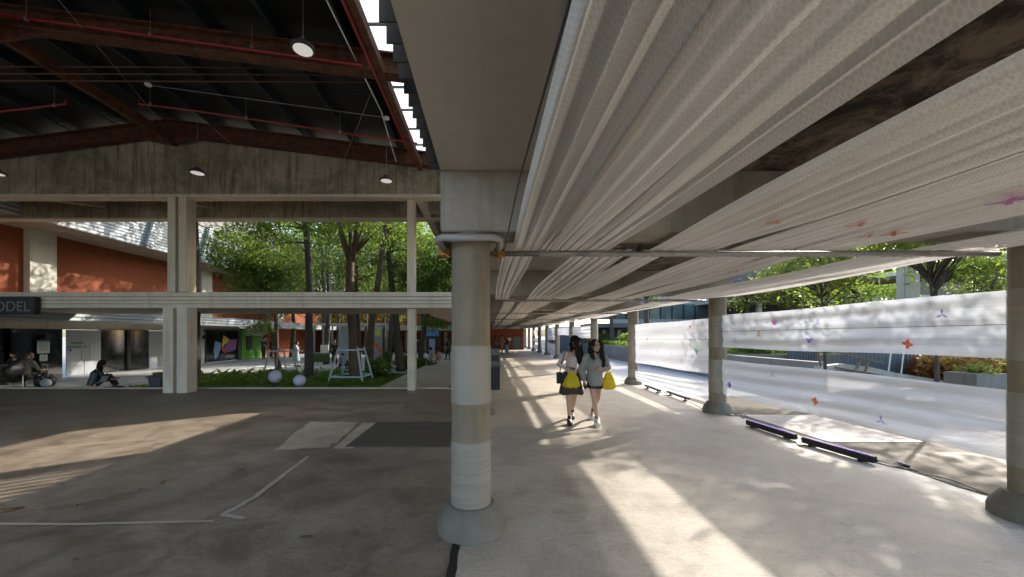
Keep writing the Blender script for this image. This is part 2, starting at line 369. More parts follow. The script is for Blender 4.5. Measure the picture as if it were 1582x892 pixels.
def tape(name, pix, w, z, mat, label):
    m = MB(); pts = [gp(*p) for p in pix]; sub = []
    for a, b in zip(pts, pts[1:]):
        for k in range(6): sub.append((a[0] + (b[0] - a[0]) * k / 6 + random.uniform(-.006, .006), a[1] + (b[1] - a[1]) * k / 6))
    sub.append(pts[-1]); L = []; R = []
    for i, p in enumerate(sub):
        q = sub[min(i + 1, len(sub) - 1)]; o = sub[max(i - 1, 0)]; t = Vector((q[0] - o[0], q[1] - o[1], 0)).normalized(); nn = Vector((-t.y, t.x, 0)) * w / 2 * random.uniform(.85, 1.1)
        L.append(m.bm.verts.new((p[0] + nn.x, p[1] + nn.y, z))); R.append(m.bm.verts.new((p[0] - nn.x, p[1] - nn.y, z)))
    for i in range(len(sub) - 1): m.bm.faces.new((L[i], L[i + 1], R[i + 1], R[i]))
    return tag(m.build(name, mat), label, 'tape')
tape('floor_tape', [(476, 706), (392, 770), (345, 796), (377, 802)], .055, .006, tp, 'torn pale tape with a bent corner stuck on the dark hall floor')
tape('floor_tape', [(-60, 810), (120, 811), (240, 808), (330, 806)], .035, .006, tp, 'faded straight tape line across the dark hall floor at lower left')
tape('floor_tape', [(705, 838), (693, 905)], .062, .006, M_BLACK, 'black tape strip running from the nearest column base')
tape('floor_tape', [(0, 638), (60, 630), (120, 622)], .04, .006, tp, 'thin worn tape line near the far left of the hall floor')
# ------------------------------------------------------------------ covered walkway: slab, beams
SP = 4.53; D0 = 3.12; R0 = 3.23; NB = 9
r = root('concrete_deck', (2.3, 16, 2.9), 'long grey concrete deck on round columns over the walkway', 'deck')
MB().box(-.38, 4.95, -5.2, 41.8, 2.9, 3.0).build('slab', M_SOFF, r)
for k in range(-1, NB):
    d = D0 + SP * k
    MB().box(-.38, 4.9, d - .19, d + .19, 2.42, 2.898, .008).build('beam', M_CONC, r)
MB().box(-.33, -.12, -5.2, 3.2, 4.6, 6.25).box(-.33, -.12, 11.3, 41.8, 3.003, 6.25).box(-.33, -.12, 3.2, 11.3, 4.75, 6.25).box(-.33, -.12, 8.0, 8.3, 3.003, 4.747).box(-.33, -.12, -5.2, 1.0, 3.003, 4.597).build('upper_wall', M_CONC, r)  # unseen wall added above the slab, its openings shape the hall floor's sun patches
m = MB()
for k in range(28): m.box(-.26, -.24, 3.2 + k * .17, 3.2 + k * .17 + .08, 3.003, 4.747)
tag(m.build('sun_stripe_slats', M_DGREY), 'unseen row of thin upright slats added on the deck to stripe the hall sun patch', 'screen')  # slats out of view, added to stripe the sunlight on the hall floor
# round columns
def column(x, d, label, wraps, group=None):
    r = root('round_column', (x, d, 0), label, 'column', group)
    o = MB().lathe((x, d, 0), [(.277, 0), (.277, .07), (.268, .10), (.20, .215), (.185, .222), (.158, .224)], 40).build('column_base', M_BASE, r); smooth_by_angle(o)
    o = MB().lathe((x, d, 0), [(.16, .2), (.16, 2.42)], 40).build('shaft', M_COL, r, True)
    for z0, z1 in wraps:
        n = 40
        o = grid_mesh('bubble_wrap', n, 6, lambda u, v: (x + (.1665 + .0015 * math.sin(u * 31 + v * 3)) * math.cos(2 * PI * u), d + (.1665) * math.sin(2 * PI * u), z0 + (z1 - z0) * v),
                      lambda u, v: (z0 + (z1 - z0) * v, u * 1.05), M_WRAPK, r)
    return r
lab_l = ['nearest round concrete column with two bands of bubble wrap', 'round column right behind the nearest wrapped column']
for k in range(NB):
    w = [(.2, .745), (1.05, 1.515)] if k == 0 else [(.25, .9)]
    column(-.15 if k else -.148, 3.10 if k == 0 else D0 + SP * k - .03, lab_l[k] if k < 2 else f'{ORD[k]} round column of the left row, counted from the front', w, 'columns left of the walkway')
lab_r = ['round column at the right edge of the picture with a flared base', 'round column with bubble wrap bands beside the black light bars', 'round column behind the two walking women on their right, by the small light bars']
RC = [(4.77, R0 + SP * k) for k in range(NB + 2)]
for k, (x, d) in enumerate(RC):
    w = {0: [(.45, 1.10), (1.38, 2.01)], 1: [(.42, 1.10), (1.36, 2.0)], 2: [(.14, .5), (.72, 1.95)], 3: [(1.2, 2.2)]}.get(k, [(.3, 2.0)])
    column(x, d, lab_r[k] if k < 3 else f'{ORD[k]} round column of the sunny right row, counted from the front', w, 'columns right of the walkway')
# pipes
for k in range(0, NB):
    d = D0 + .24 + SP * k
    r = root('steel_pipe', (2.2, d, 2.337), ('thin' if k else 'wrapped') + ' steel pipe across the walkway under the ' + ORD[k] + ' beam', 'pipe', 'pipes under the beams')
    MB().tube([(-.46 if k == 0 else -.3, d, 2.337), (4.6, d, 2.337)], .024 if k == 0 else .02, 12).build('pipe', M_STEEL, r, True)
    if k < 3:
        for q in range(9):
            x0 = .5 + q * .43 + random.uniform(-.05, .05); x1 = x0 + random.uniform(.2, .36)
            n = 12; o = grid_mesh('film_wrap', 12, 8, lambda u, v: (x0 + (x1 - x0) * v, d + (.03 + .004 * math.sin(v * 23 + u * 9)) * math.cos(2 * PI * u), 2.337 + (.03 + .004 * math.sin(v * 19)) * math.sin(2 * PI * u)),
                          lambda u, v: (u * .18, v * .3), M_WRAPK, r)
r = root('drain_pipe', (-.15, 3.1, 2.36), 'bent grey drain pipe hugging the top of the nearest column', 'pipe')
y0 = 2.86
MB().tube([(-.395, 3.3, 2.352), (-.395, y0 + .05, 2.352), (-.36, y0, 2.352), (.04, y0, 2.352), (.09, y0 + .05, 2.352), (.09, 3.3, 2.352)], .027, 14).build('pipe', plain('grey_pvc', (.36, .35, .34), .4), r, True)
M_BRASS = plain('brass', (.45, .22, .05), .4, .8)
for x in (-.395, .09):
    MB().lathe((x, 3.31, 2.29), [(.0, 0), (.03, 0), (.045, .02), (.045, .07), (.03, .09), (0, .09)], 10).tube([(x, 3.27, 2.337), (x + .05, 3.27, 2.29)], .012).tube([(x - .04, 3.31, 2.337), (x + .05, 3.31, 2.337)], .035).build('coupling', M_BRASS, r)
# ------------------------------------------------------------------ hall roof
RX = -8.9; SL = .125
def rz(x, z0=7.2): return z0 - SL * abs(x - RX)
r = root('hall_roof', (RX, 1, 7.5), 'dark corrugated gable roof on rusty steel rafters', 'roof')
for x0, x1, nm, mt in ((-26, RX, 'roof_sheet', M_DROOF), (RX, -2.12, 'roof_sheet', M_DROOF), (-2.12, -.4, 'skylight_sheet', M_SKYL)):
    m = MB(); z = .62
    a = [(x0, -5, rz(x0) + z), (x1, -5, rz(x1) + z), (x1, 11, rz(x1) + z), (x0, 11, rz(x0) + z)]
    m.poly(a, (0, 0, .03)).build(nm, mt, r)
for d in (-4, -.4, 3.2, 6.8, 10.4):
    for sx in (-1, 1):
        x1 = RX + sx * 7.35 if sx > 0 else -24; m = MB()
        for z, h, w in ((.02, .03, .24), (.2, .32, .03), (.38, .03, .24)):
            m.poly([(RX, d - w / 2, rz(RX) + z - h / 2), (x1, d - w / 2, rz(x1) + z - h / 2), (x1, d - w / 2, rz(x1) + z + h / 2), (RX, d - w / 2, rz(RX) + z + h / 2)], (0, w, 0))
        m.build('rafter', M_RUST, r)
    MB().poly([(RX - .9, d - .02, rz(RX) - .10), (RX, d - .02, rz(RX) - .26), (RX + .9, d - .02, rz(RX) - .10), (RX + .9, d - .02, rz(RX)), (RX - .9, d - .02, rz(RX))], (0, .04, 0)).build('gusset_plate', M_RUST, r)
m = MB(); m.box(RX - .05, RX + .05, -5, 10.6, 6.98, 7.22).build('ridge_beam', M_RUST, r)
for x in [-22 + 1.3 * k for k in range(16)]:
    if x < -2.3: MB().box(x - .035, x + .035, -5, 11, rz(x) + .42, rz(x) + .60).build('purlin', M_BLUEST, r)
MB().box(-2.2, -2.1, -5, 11, rz(-2.2) + .40, rz(-2.2) + .60).build('purlin', M_BLUEST, r)
MB().box(-1.98, -1.86, -5, 10.5, rz(-1.9) - .08, rz(-1.9) + .1).build('side_beam', M_RUST, r)
MB().box(-2.06, -2.03, -9, 11, 6.5, 6.53).build('conduit', M_WHITE, r)
for k in range(-12, 28):
    d = 4.6 * F / 488.5 + (k) * .40
    if d > 10.9: break
    MB().box(-1.6, -.42, d, d + .03, 6.17, 6.95).build('gutter_plate', M_BLACK, r)
m = MB()
for k in range(20): m.box(-2.1, -.45, -4.9 + k * .8, -4.9 + k * .8 + .03, 6.86, 6.90)
m.build('skylight_batten', M_DGREY, r)
# gable wall + frames
r = root('hall_end_frame', (-9, 10.7, 0), 'stained concrete gable wall over cream posts and a grooved cross beam', 'building frame')
pts = [(-22, 10.6, 5.62), (-1.28, 10.6, 5.62), (-1.28, 10.6, rz(-1.28) + .35), (RX, 10.6, rz(RX) + .35), (-22, 10.6, rz(-22) + .35)]
MB().poly(pts, (0, .3, 0)).build('gable_wall', M_GABLE, r)
MB().box(-22, -1.28, 10.58, 10.93, 5.54, 5.618).build('trim', M_CREAM, r)
MB().box(-22, -1.2, 12.7, 12.95, 5.62, 6.4).build('rear_beam', M_GABLE, r)
MB().box(-22, -1.2, 12.68, 12.98, 5.56, 5.618).build('trim', M_CREAM, r)
MB().box(-22, -1.2, 10.95, 14.5, 6.4, 6.6).build('slab', M_GABLE, r)
for x in (-16, -12.4): MB().bar((x, 10.93, 6.2), (x + 3, 12.7, 6.2), .2, .5).build('brace', M_GABLE, r)
MB().box(-2.18, -1.95, 10.95, 41.5, 5.6, 6.3).build('edge_beam', M_CREAM, r)
m = MB(); m.box(-1.95, -.36, 10.95, 41.5, 5.95, 6.2)
for k in range(10): m.box(-1.95, -.36, 12 + k * 3, 12.3 + k * 3, 5.6, 5.95)
m.build('ribbed_slab', M_CONC, r)
m = MB()
m.box(-22, -.42, 10.75, 14.0, 2.41, 2.50)
m.build('cross_beam', M_CREAM, r)
m = MB()
for z0, z1 in ((2.39, 2.49), (2.512, 2.592), (2.614, 2.696), (2.718, 2.84)): m.box(-22, -.42, 10.66, 10.86, z0, z1, .003)
m.box(-22, -.42, 10.72, 10.85, 2.42, 2.83)
m.build('fascia', M_CREAM, r)
m = MB(); m.box(-2.17, -.42, 14.0, 41.5, 2.44, 2.55)
for k in range(30): m.box(-2.12, -.42, 14.1 + k * .9, 14.22 + k * .9, 2.33, 2.44)
m.box(-2.2, -2.1, 14.0, 41.5, 2.36, 2.6)
m.build('walkway_canopy', M_CREAM, r)
def hcol(x0, x1, d, z0, z1):
    w = x1 - x0; m = MB(); m.box(x0, x0 + w * .42, d - .16, d + .2, z0, z1, .006).box(x0 + w * .42, x0 + w * .58, d - .05, d + .1, z0, z1).box(x0 + w * .58, x1, d - .16, d + .2, z0, z1, .006)
    return m
hcol(-9.06, -8.38, 10.5, 0, 2.38).build('post', M_CREAM, r)
hcol(-9.12, -8.58, 10.72, 2.84, 5.54).build('post', M_CREAM, r)
MB().box(-2.36, -2.14, 10.8, 11.05, 0, 2.385, .005).build('post', M_CREAM, r)
MB().box(-2.37, -2.15, 10.8, 11.05, 2.845, 5.54, .005).build('post', M_CREAM, r)
MB().box(-22, -.22, 11.15, 11.36, .001, .03, .004).build('sill', M_CREAM, r)
# sprinkler pipes, wires
def hung(name, pts, rad, mat, label, cat, drops=()):
    r = root(name, pts[0], label, cat); MB().tube(pts, rad, 8).build('pipe' if rad > .008 else 'wire', mat, r)
    for a in drops: MB().tube([a, (a[0], a[1], a[2] + .45)], .005, 6).tube([(a[0], a[1], a[2] - .03), (a[0], a[1], a[2] + .03)], .03, 8).build('hanger', M_STEEL, r)
    return r
def onraf(x, d, dz): return (x, d, rz(x) + dz)
hung('sprinkler_pipe', [onraf(-14, 6.6, .1), onraf(RX, 6.6, .12), onraf(-2.25, 6.6, .02)], .022, M_RED, 'red sprinkler pipe along the front rusty rafter', 'pipe', [onraf(-8.2, 6.6, .1), onraf(-6, 6.6, .1), onraf(-4.2, 6.6, .1)])
hung('sprinkler_pipe', [(-2.07, -6, 6.32), (-2.05, 10.2, 6.32)], .03, M_RED, 'red sprinkler main running beside the skylight', 'pipe')
hung('sprinkler_pipe', [P(215, 152, 8.6), P(215, 161, 8.6), P(290, 170, 8.7), P(645, 222, 9.0)], .022, M_RED, 'red sprinkler branch hanging before the gable wall', 'pipe', [P(232, 161, 8.6), P(380, 182, 8.7), P(525, 203, 8.8)])
hung('sprinkler_pipe', [P(-60, 184, 8.6), P(0, 173, 8.6), P(101, 161, 8.6), P(102, 154, 8.6)], .022, M_RED, 'short red sprinkler stub at the far left', 'pipe', [P(84, 163, 8.6)])
for q, y in enumerate((103, 114, 125)):
    hung('tension_wire', [P(-60, y, 7.6), P(600, y + 2, 7.6)], .014, plain('brown_wire', (.10, .055, .035), .7), ORD[q] + ' from the top of three rusty wires across the hall', 'wire')
for q, (a, b) in enumerate([((231, 132, 8.3), (596, 182, 8.6)), ((90, 0, 6), (250, 190, 10)), ((380, 240, 10.2), (300, 175, 8)), ((530, 250, 10), (575, 140, 8))]):
    hung('thin_cable', [P(*a), P(*b)], .006, M_STEEL, ['level pale cable between two heat detectors', 'slanting thin cable under the left roof', 'thin cable near the ridge end', 'thin cable beside the right skylight'][q], 'cable')
hung('detector_cable', [(-2.45, 3, 6.62), (-2.4, 8.3, 6.6), P(612, 250, 10.2)], .01, M_WHITE, 'white cable run along the skylight edge', 'cable')
for a, l in ((P(229, 131, 8.3), 'small white detector on a cable near the ridge'), (P(597, 183, 8.6), 'small white detector above the far pendant lamp')):
    tag(MB().ball(a, (.07, .07, .045), 10).build('detector', M_WHITE), l, 'detector')
def pendant(p, rad, ztop, label, lit=.0):
    r = root('pendant_lamp', p, label, 'pendant lamp', 'high bay lamps under the hall roof')
    x, y, z = p
    o = MB().lathe(p, [(rad * .82, -.02), (rad, 0), (rad * 1.0, .03), (rad * .8, .05), (rad * .5, .07), (rad * .42, .12), (0, .13)], 28).build('housing', M_DGREY, r); smooth_by_angle(o)
    MB().lathe(p, [(0, -.016), (rad * .8, -.018)], 24).build('diffuser', plain('lamp_diffuser', (.75, .75, .72), .4, emit=((1, .97, .9), .12)), r)
    MB().tube([(x, y, z + .12), (x, y, z + .2)], .02, 8).tube([(x, y, z + .2), (x, y, ztop)], .006, 6).build('rod', M_STEEL, r)
pendant(P(468, 76, 6.0), .185, 7.0, 'large round pendant lamp in front, near the skylight')
pendant(P(305, 267, 9.9), .19, 7.6, 'small round pendant lamp before the stained gable wall, near the ridge')
pendant(P(597, 279, 9.9), .18, 6.9, 'small round pendant lamp before the gable wall, near the skylight')
pendant(P(-6, 268, 9.9), .19, 6.9, 'round pendant lamp cut by the left picture edge')
# ------------------------------------------------------------------ bubble-wrap sheets overhead
def ribbon(label, x0, x1, d0, d1, z, amp=.03, folds=5, pipes=(), mat=None, gather=.12, wid=None, seed=0, sag=.05, group='bubble wrap strips under the deck'):
    rr = random.Random(seed * 17 + 3); ph = [rr.uniform(0, 6.28) for _ in range(6)]; W_ = x1 - x0
    fr = [folds * rr.uniform(.8, 1.2), folds * rr.uniform(1.7, 2.3), folds * rr.uniform(3.2, 4.2)]
    nv = max(24, int((d1 - d0) * 7)); nu = max(22, int(W_ * 75))
    def pinch(d):
        if not pipes: return 0.0, 0.0
        q = min(abs(d - p) for p in pipes); k = math.exp(-(q / .9) ** 2)
        per = SP; t = ((d - pipes[0]) / per) % 1.0
        return k, 4 * t * (1 - t)
    def fn(u, v):
        d = d0 + (d1 - d0) * v; k, s = pinch(d); uc = u - .5
        w = W_ * (1 - gather * k) * (1 + .03 * math.sin(d * 1.1 + ph[3]))
        # a sheet bunched in folds: the surface doubles back here and there
        g = min(1, 6 * u * (1 - u)) * .30 * math.sin(2 * PI * fr[0] * u + ph[0] + .35 * math.sin(d * .8)) 
        x = (x0 + x1) / 2 + w * uc + g * W_ / folds * .5 * (1 - .3 * s) + .012 * math.sin(d * .7 + ph[4])
        zz = z + amp * (math.sin(2 * PI * fr[0] * u + ph[2] + .3 * math.sin(d * .9 + ph[5])) * .6 + math.sin(2 * PI * fr[1] * u + ph[1]) * .35 + .2 * math.sin(2 * PI * fr[2] * u + ph[0] + d * .2)) * (1 - .75 * k) - sag * s + (u - .5) * .08 * W_ ** .5 * math.sin(d * .75 + ph[3]) * (1 - k)
        return (x, d, zz)
    o = grid_mesh('bubble_wrap_strip', nu, nv, fn, lambda u, v: (u * W_ * 1.25, (d1 - d0) * v), mat or M_WRAPC)
    return tag(o, label, 'plastic strip', group)
ZP = 2.368
PD = [D0 + .24 + SP * k for k in range(-1, NB)]
near = [(.20, .53, 'narrow bubble wrap strip overhead in front, nearest the columns at left', 5), (.50, .90, 'second bubble wrap strip overhead in front, crossing the top edge of the picture', 4), (.80, 1.06, 'third bubble wrap strip overhead in front, ending left of the bare stained soffit', 3),
        (1.40, 2.07, 'broad bubble wrap strip overhead, right of the bare stained soffit', 6), (2.10, 2.68, 'fifth bubble wrap strip overhead in front with orange marks', 5), (2.71, 3.22, 'bubble wrap strip overhead with a pink mark near the right picture edge', 4),
        (3.72, 4.2, 'narrow bubble wrap strip overhead right of a gap, near the right column', 3), (4.02, 4.56, 'outermost bright bubble wrap strip overhead by the right column', 4)]
for q, (a, b, l, f) in enumerate(near):
    ribbon(l, a, b, -1.5, PD[1] + .04, ZP, pipes=[PD[0], PD[1]], folds=f, seed=q, amp=.045 if q < 3 else .035, sag=.03, gather=.1)
far = [(.13, .43, 4, 'leftmost long bubble wrap strip stretched from pipe to pipe'), (.78, 1.33, 5, 'second long bubble wrap strip from the left, stretched from pipe to pipe'), (1.36, 1.66, 3, 'third long bubble wrap strip from the left, beside a dark seam'),
       (2.04, 2.68, 6, 'broad long bubble wrap strip over the middle right of the walkway'), (2.71, 3.05, 3, 'long bubble wrap strip right of the broad middle one'), (3.6, 4.25, 3, 'long smooth bubble wrap strip above the right column row'), (4.21, 4.48, 3, 'outermost long bubble wrap strip glowing in the sun above the screens')]
for q, (a, b, f, l) in enumerate(far):
    ribbon(l, a, b, PD[1] - .03, PD[2] + .04, ZP, pipes=[PD[1], PD[2]], folds=f, seed=q + 20, amp=.028, sag=.02, gather=.06)
    last = tag(bpy.context.scene.objects[-1], 'x', 'x') if False else None
for q, (a, b, f, l) in enumerate(far):
    if q in (2,): continue
    a2, b2 = a + random.uniform(-.1, .2), b + random.uniform(-.05, .25)
    ribbon('distant part of the ceiling: ' + ['narrow strip far down the left side', 'strip far down the walkway left of centre', '', 'broad strip far down the walkway centre', 'strip far down the walkway right of centre', 'strip far down the walkway near the right row', 'edge strip far down the walkway over the screens'][q], a2, min(b2, 4.66), PD[2] - .03, PD[-1] + .1, ZP, pipes=PD[2:], folds=f, seed=q + 40, amp=.025, sag=.02, gather=.1, group='far bubble wrap strips under the deck')
def ceil_mark(x, y, c, kind, s, z=ZP - .055):
    d = F * (z - CH) / (CY - y); X = (x - CX) * d / F; sc = [o for o in C.objects if o.name.startswith('bubble_wrap_strip')]
    best = None
    for o in sc:
        xs = [v.co.x for v in o.data.vertices[:3]]; b = [v.co for v in o.data.vertices]; ys = (b[0].y, b[-1].y); w0 = min(v.x for v in b[::7]); w1 = max(v.x for v in b[::7])
        if ys[0] < d < ys[1] and w0 - .05 < X < w1 + .05: best = o; near_z = min(v.z for v in b if abs(v.x - X) < .08 and abs(v.y - d) < .2) if any(abs(v.x - X) < .08 and abs(v.y - d) < .2 for v in b) else z
    if not best: return
    m = MB()
    for a in ([.4, 2.5, 4.6] if kind == 3 else [.7, 2.4, -.8, 3.9]):
        m.poly([(X + s * (.55 + .5 * math.cos(t)) * math.cos(a) - s * .2 * math.sin(t) * math.sin(a), d + s * (.55 + .5 * math.cos(t)) * math.sin(a) + s * .2 * math.sin(t) * math.cos(a), near_z - .006) for t in [2 * PI * k / 9 for k in range(9)]], (0, 0, .002))
    m.build('painted_mark', MARKS[c], best)
def marker(name, c):
    n = NT(name); n.col(n.mix(n.noise(60, 3, .6), tuple(k * .8 for k in c), c)); t = n.n('BsdfTranslucent'); t.inputs[0].default_value = (*c, 1); mx = n.n('MixShader'); mx.inputs[0].default_value = .7
    n.l(n.b.outputs[0], mx.inputs[1]); n.l(t.outputs[0], mx.inputs[2]); n.l(mx.outputs[0], n.out.inputs[0]); return n.m
MARKS = {'purple': marker('purple_marker', (.46, .30, .74)), 'orange': marker('orange_marker', (.85, .40, .26)), 'pink': marker('pink_marker', (.78, .45, .76)), 'green': marker('green_marker', (.38, .66, .56))}
for a in ((1197, 343, 'orange', 3, .05), (1380, 365, 'orange', 4, .07), (1325, 348, 'orange', 3, .06), (1560, 312, 'pink', 4, .08), (1512, 356, 'orange', 3, .07), (1171, 407, 'pink', 4, .08), (1134, 422, 'orange', 3, .07), (862, 436, 'purple', 4, .05), (1192, 430, 'orange', 3, .08), (935, 452, 'orange', 4, .07), (1115, 446, 'orange', 3, .08), (1340, 368, 'orange', 3, .05)): ceil_mark(*a)
for q, l in enumerate(['black spot lamp clipped beside the front strip at the top', 'black spot lamp above the first pipe by the right strips']):
    p = [P(889, 14, 1.45), P(990, 384, 3.3)][q]
    r = root('spot_lamp', p, l, 'spot lamp')
    MB().box(p.x - .02, p.x + .02, p.y - .03, p.y + .05, p.z - .02, p.z + .025, .004).build('housing', M_BLACK, r)
    MB().tube([p + Vector((0, .02, .02)), p + Vector((0, .02, 2.9 - p.z))], .006, 6).build('rod', M_BLACK, r)
# hanging wire beside front strip
tag(MB().tube([(.2, .9, 2.42), (.165, 2.0, 2.44), (.14, 3.3, 2.36)], .005, 6).build('support_wire', M_DGREY), 'dark support wire along the left edge of the front strip', 'wire')
# ------------------------------------------------------------------ side screens
XS = 4.77
def screen(label, dA, dB, zA, zB, seam=None, marks=(), seed=0):
    """zA, zB = (bottom, top) at each end"""
    rr = random.Random(seed); p1, p2 = rr.uniform(0, 6), rr.uniform(0, 6); L = dB - dA
    def fn(u, v):
        t = v; b = zA[0] + (zB[0] - zA[0]) * t; tp_ = zA[1] + (zB[1] - zA[1]) * t; e = min(v, 1 - v)
        s = 4 * t * (1 - t)
        z = b + (tp_ - b) * u + .012 * math.sin(d_(v) * 1.7 + p1) * s
        x = XS + .012 * math.sin(u * 9 + p2) * s + .018 * math.sin(u * 21 + p1 + v * 2) * (.3 + .7 * s) + .01 * math.sin(v * 14 + u * 5)
        return (x, d_(v), z)
    def d_(v): return dA + L * v
    H = zA[1] - zA[0]
    r = grid_mesh('bubble_wrap_screen', 26, max(20, int(L * 8)), fn, lambda u, v: (u * H, L * v), M_WRAPS)
    r.location = (0, 0, 0); tag(r, label, 'plastic screen', 'bubble wrap screens between the right columns')
    if seam: 
        MB().tube([(XS - .022, dA + L * t, (zA[0] + (zB[0] - zA[0]) * t) + seam * ((zA[1] - zA[0]) + ((zB[1] - zB[0]) - (zA[1] - zA[0])) * t)) for t in [k / 20 for k in range(21)]], .0035, 6).build('seam', M_DGREY, r)
    for (x, y, c, kind, s) in marks:
        d = F * (XS - .035) / (x - CX); z = CH - (y - CY) * d / F; m = MB()
        def petal(ang, ln, wd):
            ca, sa = math.cos(ang), math.sin(ang); out = []
            for k in range(10):
                a = 2 * PI * k / 10; lx = ln * (.55 + .5 * math.cos(a)); ly = wd * math.sin(a)
                out.append((XS - .035 + random.uniform(-.001, .001), d + lx * ca - ly * sa, z + lx * sa + ly * ca))
            m.poly(out, (-.002, 0, 0))
        if kind == 3: [petal(a, s, s * .13) for a in (PI / 2, PI / 2 + 2.15, PI / 2 - 2.15)]
        elif kind == 4: [petal(a, s * .9, s * .32) for a in (PI / 2 + .1, PI + .2, -PI / 2, .3)]
        else: [petal(a, s * .9, s * .2) for a in (.6, PI - .6)]; [petal(a, s * .55, s * .15) for a in (-.9, PI + .9)]; petal(PI / 2, s * .45, s * .07)
        m.build('painted_mark', MARKS[c], r)
    return r
dA, dB, dC = 3.25, R0 + SP, R0 + 2 * SP
screen('upper bubble wrap screen between the two nearest right columns, with a dark seam', dA, dB, (1.385, 2.015), (1.355, 2.01), .5, [(1455, 486, 'purple', 3, .055), (1402, 532, 'orange', 4, .06), (1263, 499, 'purple', 3, .045), (1250, 527, 'purple', 2, .07), (1196, 499, 'pink', 2, .085), (1172, 517, 'orange', 3, .075), (1135, 527, 'purple', 3, .06), (1225, 474.5, 'purple', 3, .001)], 1)
screen('lower bubble wrap screen between the two nearest right columns', dA, dB, (.455, 1.10), (.40, 1.11), None, [(1361, 650, 'purple', 3, .06), (1259, 620, 'orange', 4, .065), (1193, 579, 'purple', 3, .06), (1127, 595, 'purple', 4, .07)], 2)
screen('large bubble wrap screen behind the second right column, with faint marks', dB, dC, (.77, 1.97), (.71, 1.95), .62, [(1066, 506, 'orange', 2, .07), (1042, 507, 'pink', 2, .04), (1000, 524, 'purple', 2, .06), (1016, 543, 'orange', 3, .06), (1037, 545, 'purple', 3, .05), (1076, 543, 'green', 4, .07), (992, 538, 'purple', 2, .05)], 3)
screen('low bubble wrap screen just above the small light bars', dB, dC, (.13, .60), (.14, .44), None, [(1048, 598, 'orange', 2, .04)], 4)
def rc(k): return R0 + SP * k
screen('single high bubble wrap screen behind the walking women', rc(3), rc(4), (1.47, 2.05), (1.47, 2.1), None, [], 5)
screen('high bubble wrap screen just left of the women', rc(4), rc(5), (1.6, 2.1), (1.62, 2.12), None, [], 6)
screen('upper screen of the tall far bay left of the women', rc(5), rc(6), (1.28, 2.15), (1.25, 2.15), None, [], 7)
screen('lower screen of the tall far bay left of the women', rc(5), rc(6), (.3, 1.0), (.3, 1.0), None, [], 8)
screen('top screen of the next far bay', rc(6), rc(7), (1.5, 2.15), (1.5, 2.15), None, [], 9)
screen('bottom screen of the next far bay', rc(6), rc(7), (.3, 1.2), (.3, 1.2), None, [], 10)
screen('top screen of the farthest screened bay', rc(7), rc(8), (1.55, 2.15), (1.55, 2.15), None, [], 11)
screen('middle screen of the farthest screened bay', rc(7), rc(8), (.9, 1.3), (.9, 1.3), None, [], 12)
screen('bottom screen of the farthest screened bay', rc(7), rc(8), (.2, .7), (.2, .7), None, [], 13)
# light bars
M_LED = plain('violet_led_strip', (.2, .12, .5), .3, emit=((.30, .16, .9), .25))
def bar_light(pa, pb, label, big=True):
    a, b = Vector(pa), Vector(pb); u = (b - a).normalized(); s = Vector((u.y, -u.x, 0)); r = root('light_bar', (a + b) / 2, label, 'light bar', 'black LED bars on the floor along the right columns')
    h = .085 if big else .05; w = .075 if big else .06; z = .022 if big else .06
    m = MB(); m.bar(a + Vector((0, 0, z + h / 2)), b + Vector((0, 0, z + h / 2)), w, h)
    bmesh.ops.bevel(m.bm, geom=m.bm.edges[:], offset=.006, segments=2, affect='EDGES'); m.build('housing', M_BLACK if big else M_DGREY, r)
    if big: MB().bar(a + u * .03 + Vector((0, 0, z + h + .002)), b - u * .03 + Vector((0, 0, z + h + .002)), .022, .004).build('led_strip', M_LED, r)
    for t in (.15, .85):
        p = a.lerp(b, t); MB().bar(p - s * .05 + Vector((0, 0, .012)), p + s * .05 + Vector((0, 0, .012)), .05, .022).bar(p + Vector((0, 0, .01)), p + Vector((0, 0, z + .01)), .03, .03).build('foot', M_BLACK, r)
    for p, q in ((a, -1), (b, 1)): MB().tube([p + u * q * .002 + Vector((0, 0, z + h / 2)), p + u * q * .03 + Vector((0, 0, z + h / 2))], .014, 10).build('socket', M_BLACK, r)
def fl(x, y): return Vector((*gp(x, y), 0))
bar_light(fl(1155, 658), fl(1229, 682), 'black light bar with violet strip, farther of the two large ones on the floor')
bar_light(fl(1241, 686), fl(1352, 719), 'black light bar with violet strip, nearest one on the floor')
bar_light(fl(997, 600), fl(1020, 609), 'small grey light bar beside the third right column', False)
bar_light(fl(1031, 610), fl(1064, 622), 'small grey light bar in front of the low screen', False)
def cable(pts, label, rad=.006, mat=None):
    pp = []
    for a, b in zip(pts, pts[1:]):
        for k in range(5): q = Vector(a).lerp(Vector(b), k / 5); pp.append(q + Vector((random.uniform(-.012, .012), random.uniform(-.012, .012), rad)))
    pp.append(Vector(pts[-1]) + Vector((0, 0, rad))); return tag(MB().tube(pp, rad, 6).build('floor_cable', mat or M_BLACK, smooth=True), label, 'cable')
cable([fl(1352, 715), fl(1380, 722), fl(1420, 730), fl(1470, 750), fl(1530, 766)], 'black cable trailing from the nearest light bar to the right column')
cable([fl(1380, 716), fl(1425, 732), fl(1475, 744), fl(1525, 764)], 'second black cable beside the first on the soil edge')
cable([fl(1229, 684), fl(1236, 690), fl(1243, 689)], 'short cable joining the two large light bars')
cable([fl(1064, 620), fl(1085, 632), fl(1132, 636), fl(1150, 648)], 'thin cable passing the second right column base')
cable([fl(1020, 607), fl(1026, 606), fl(1032, 611)], 'short cable joining the two small light bars')
cable([fl(1132 + 12 * math.cos(t * .8) + t * .6, 641 + 2.5 * math.sin(t * .8)) for t in range(20)], 'coiled black cable heap beside the second column base')
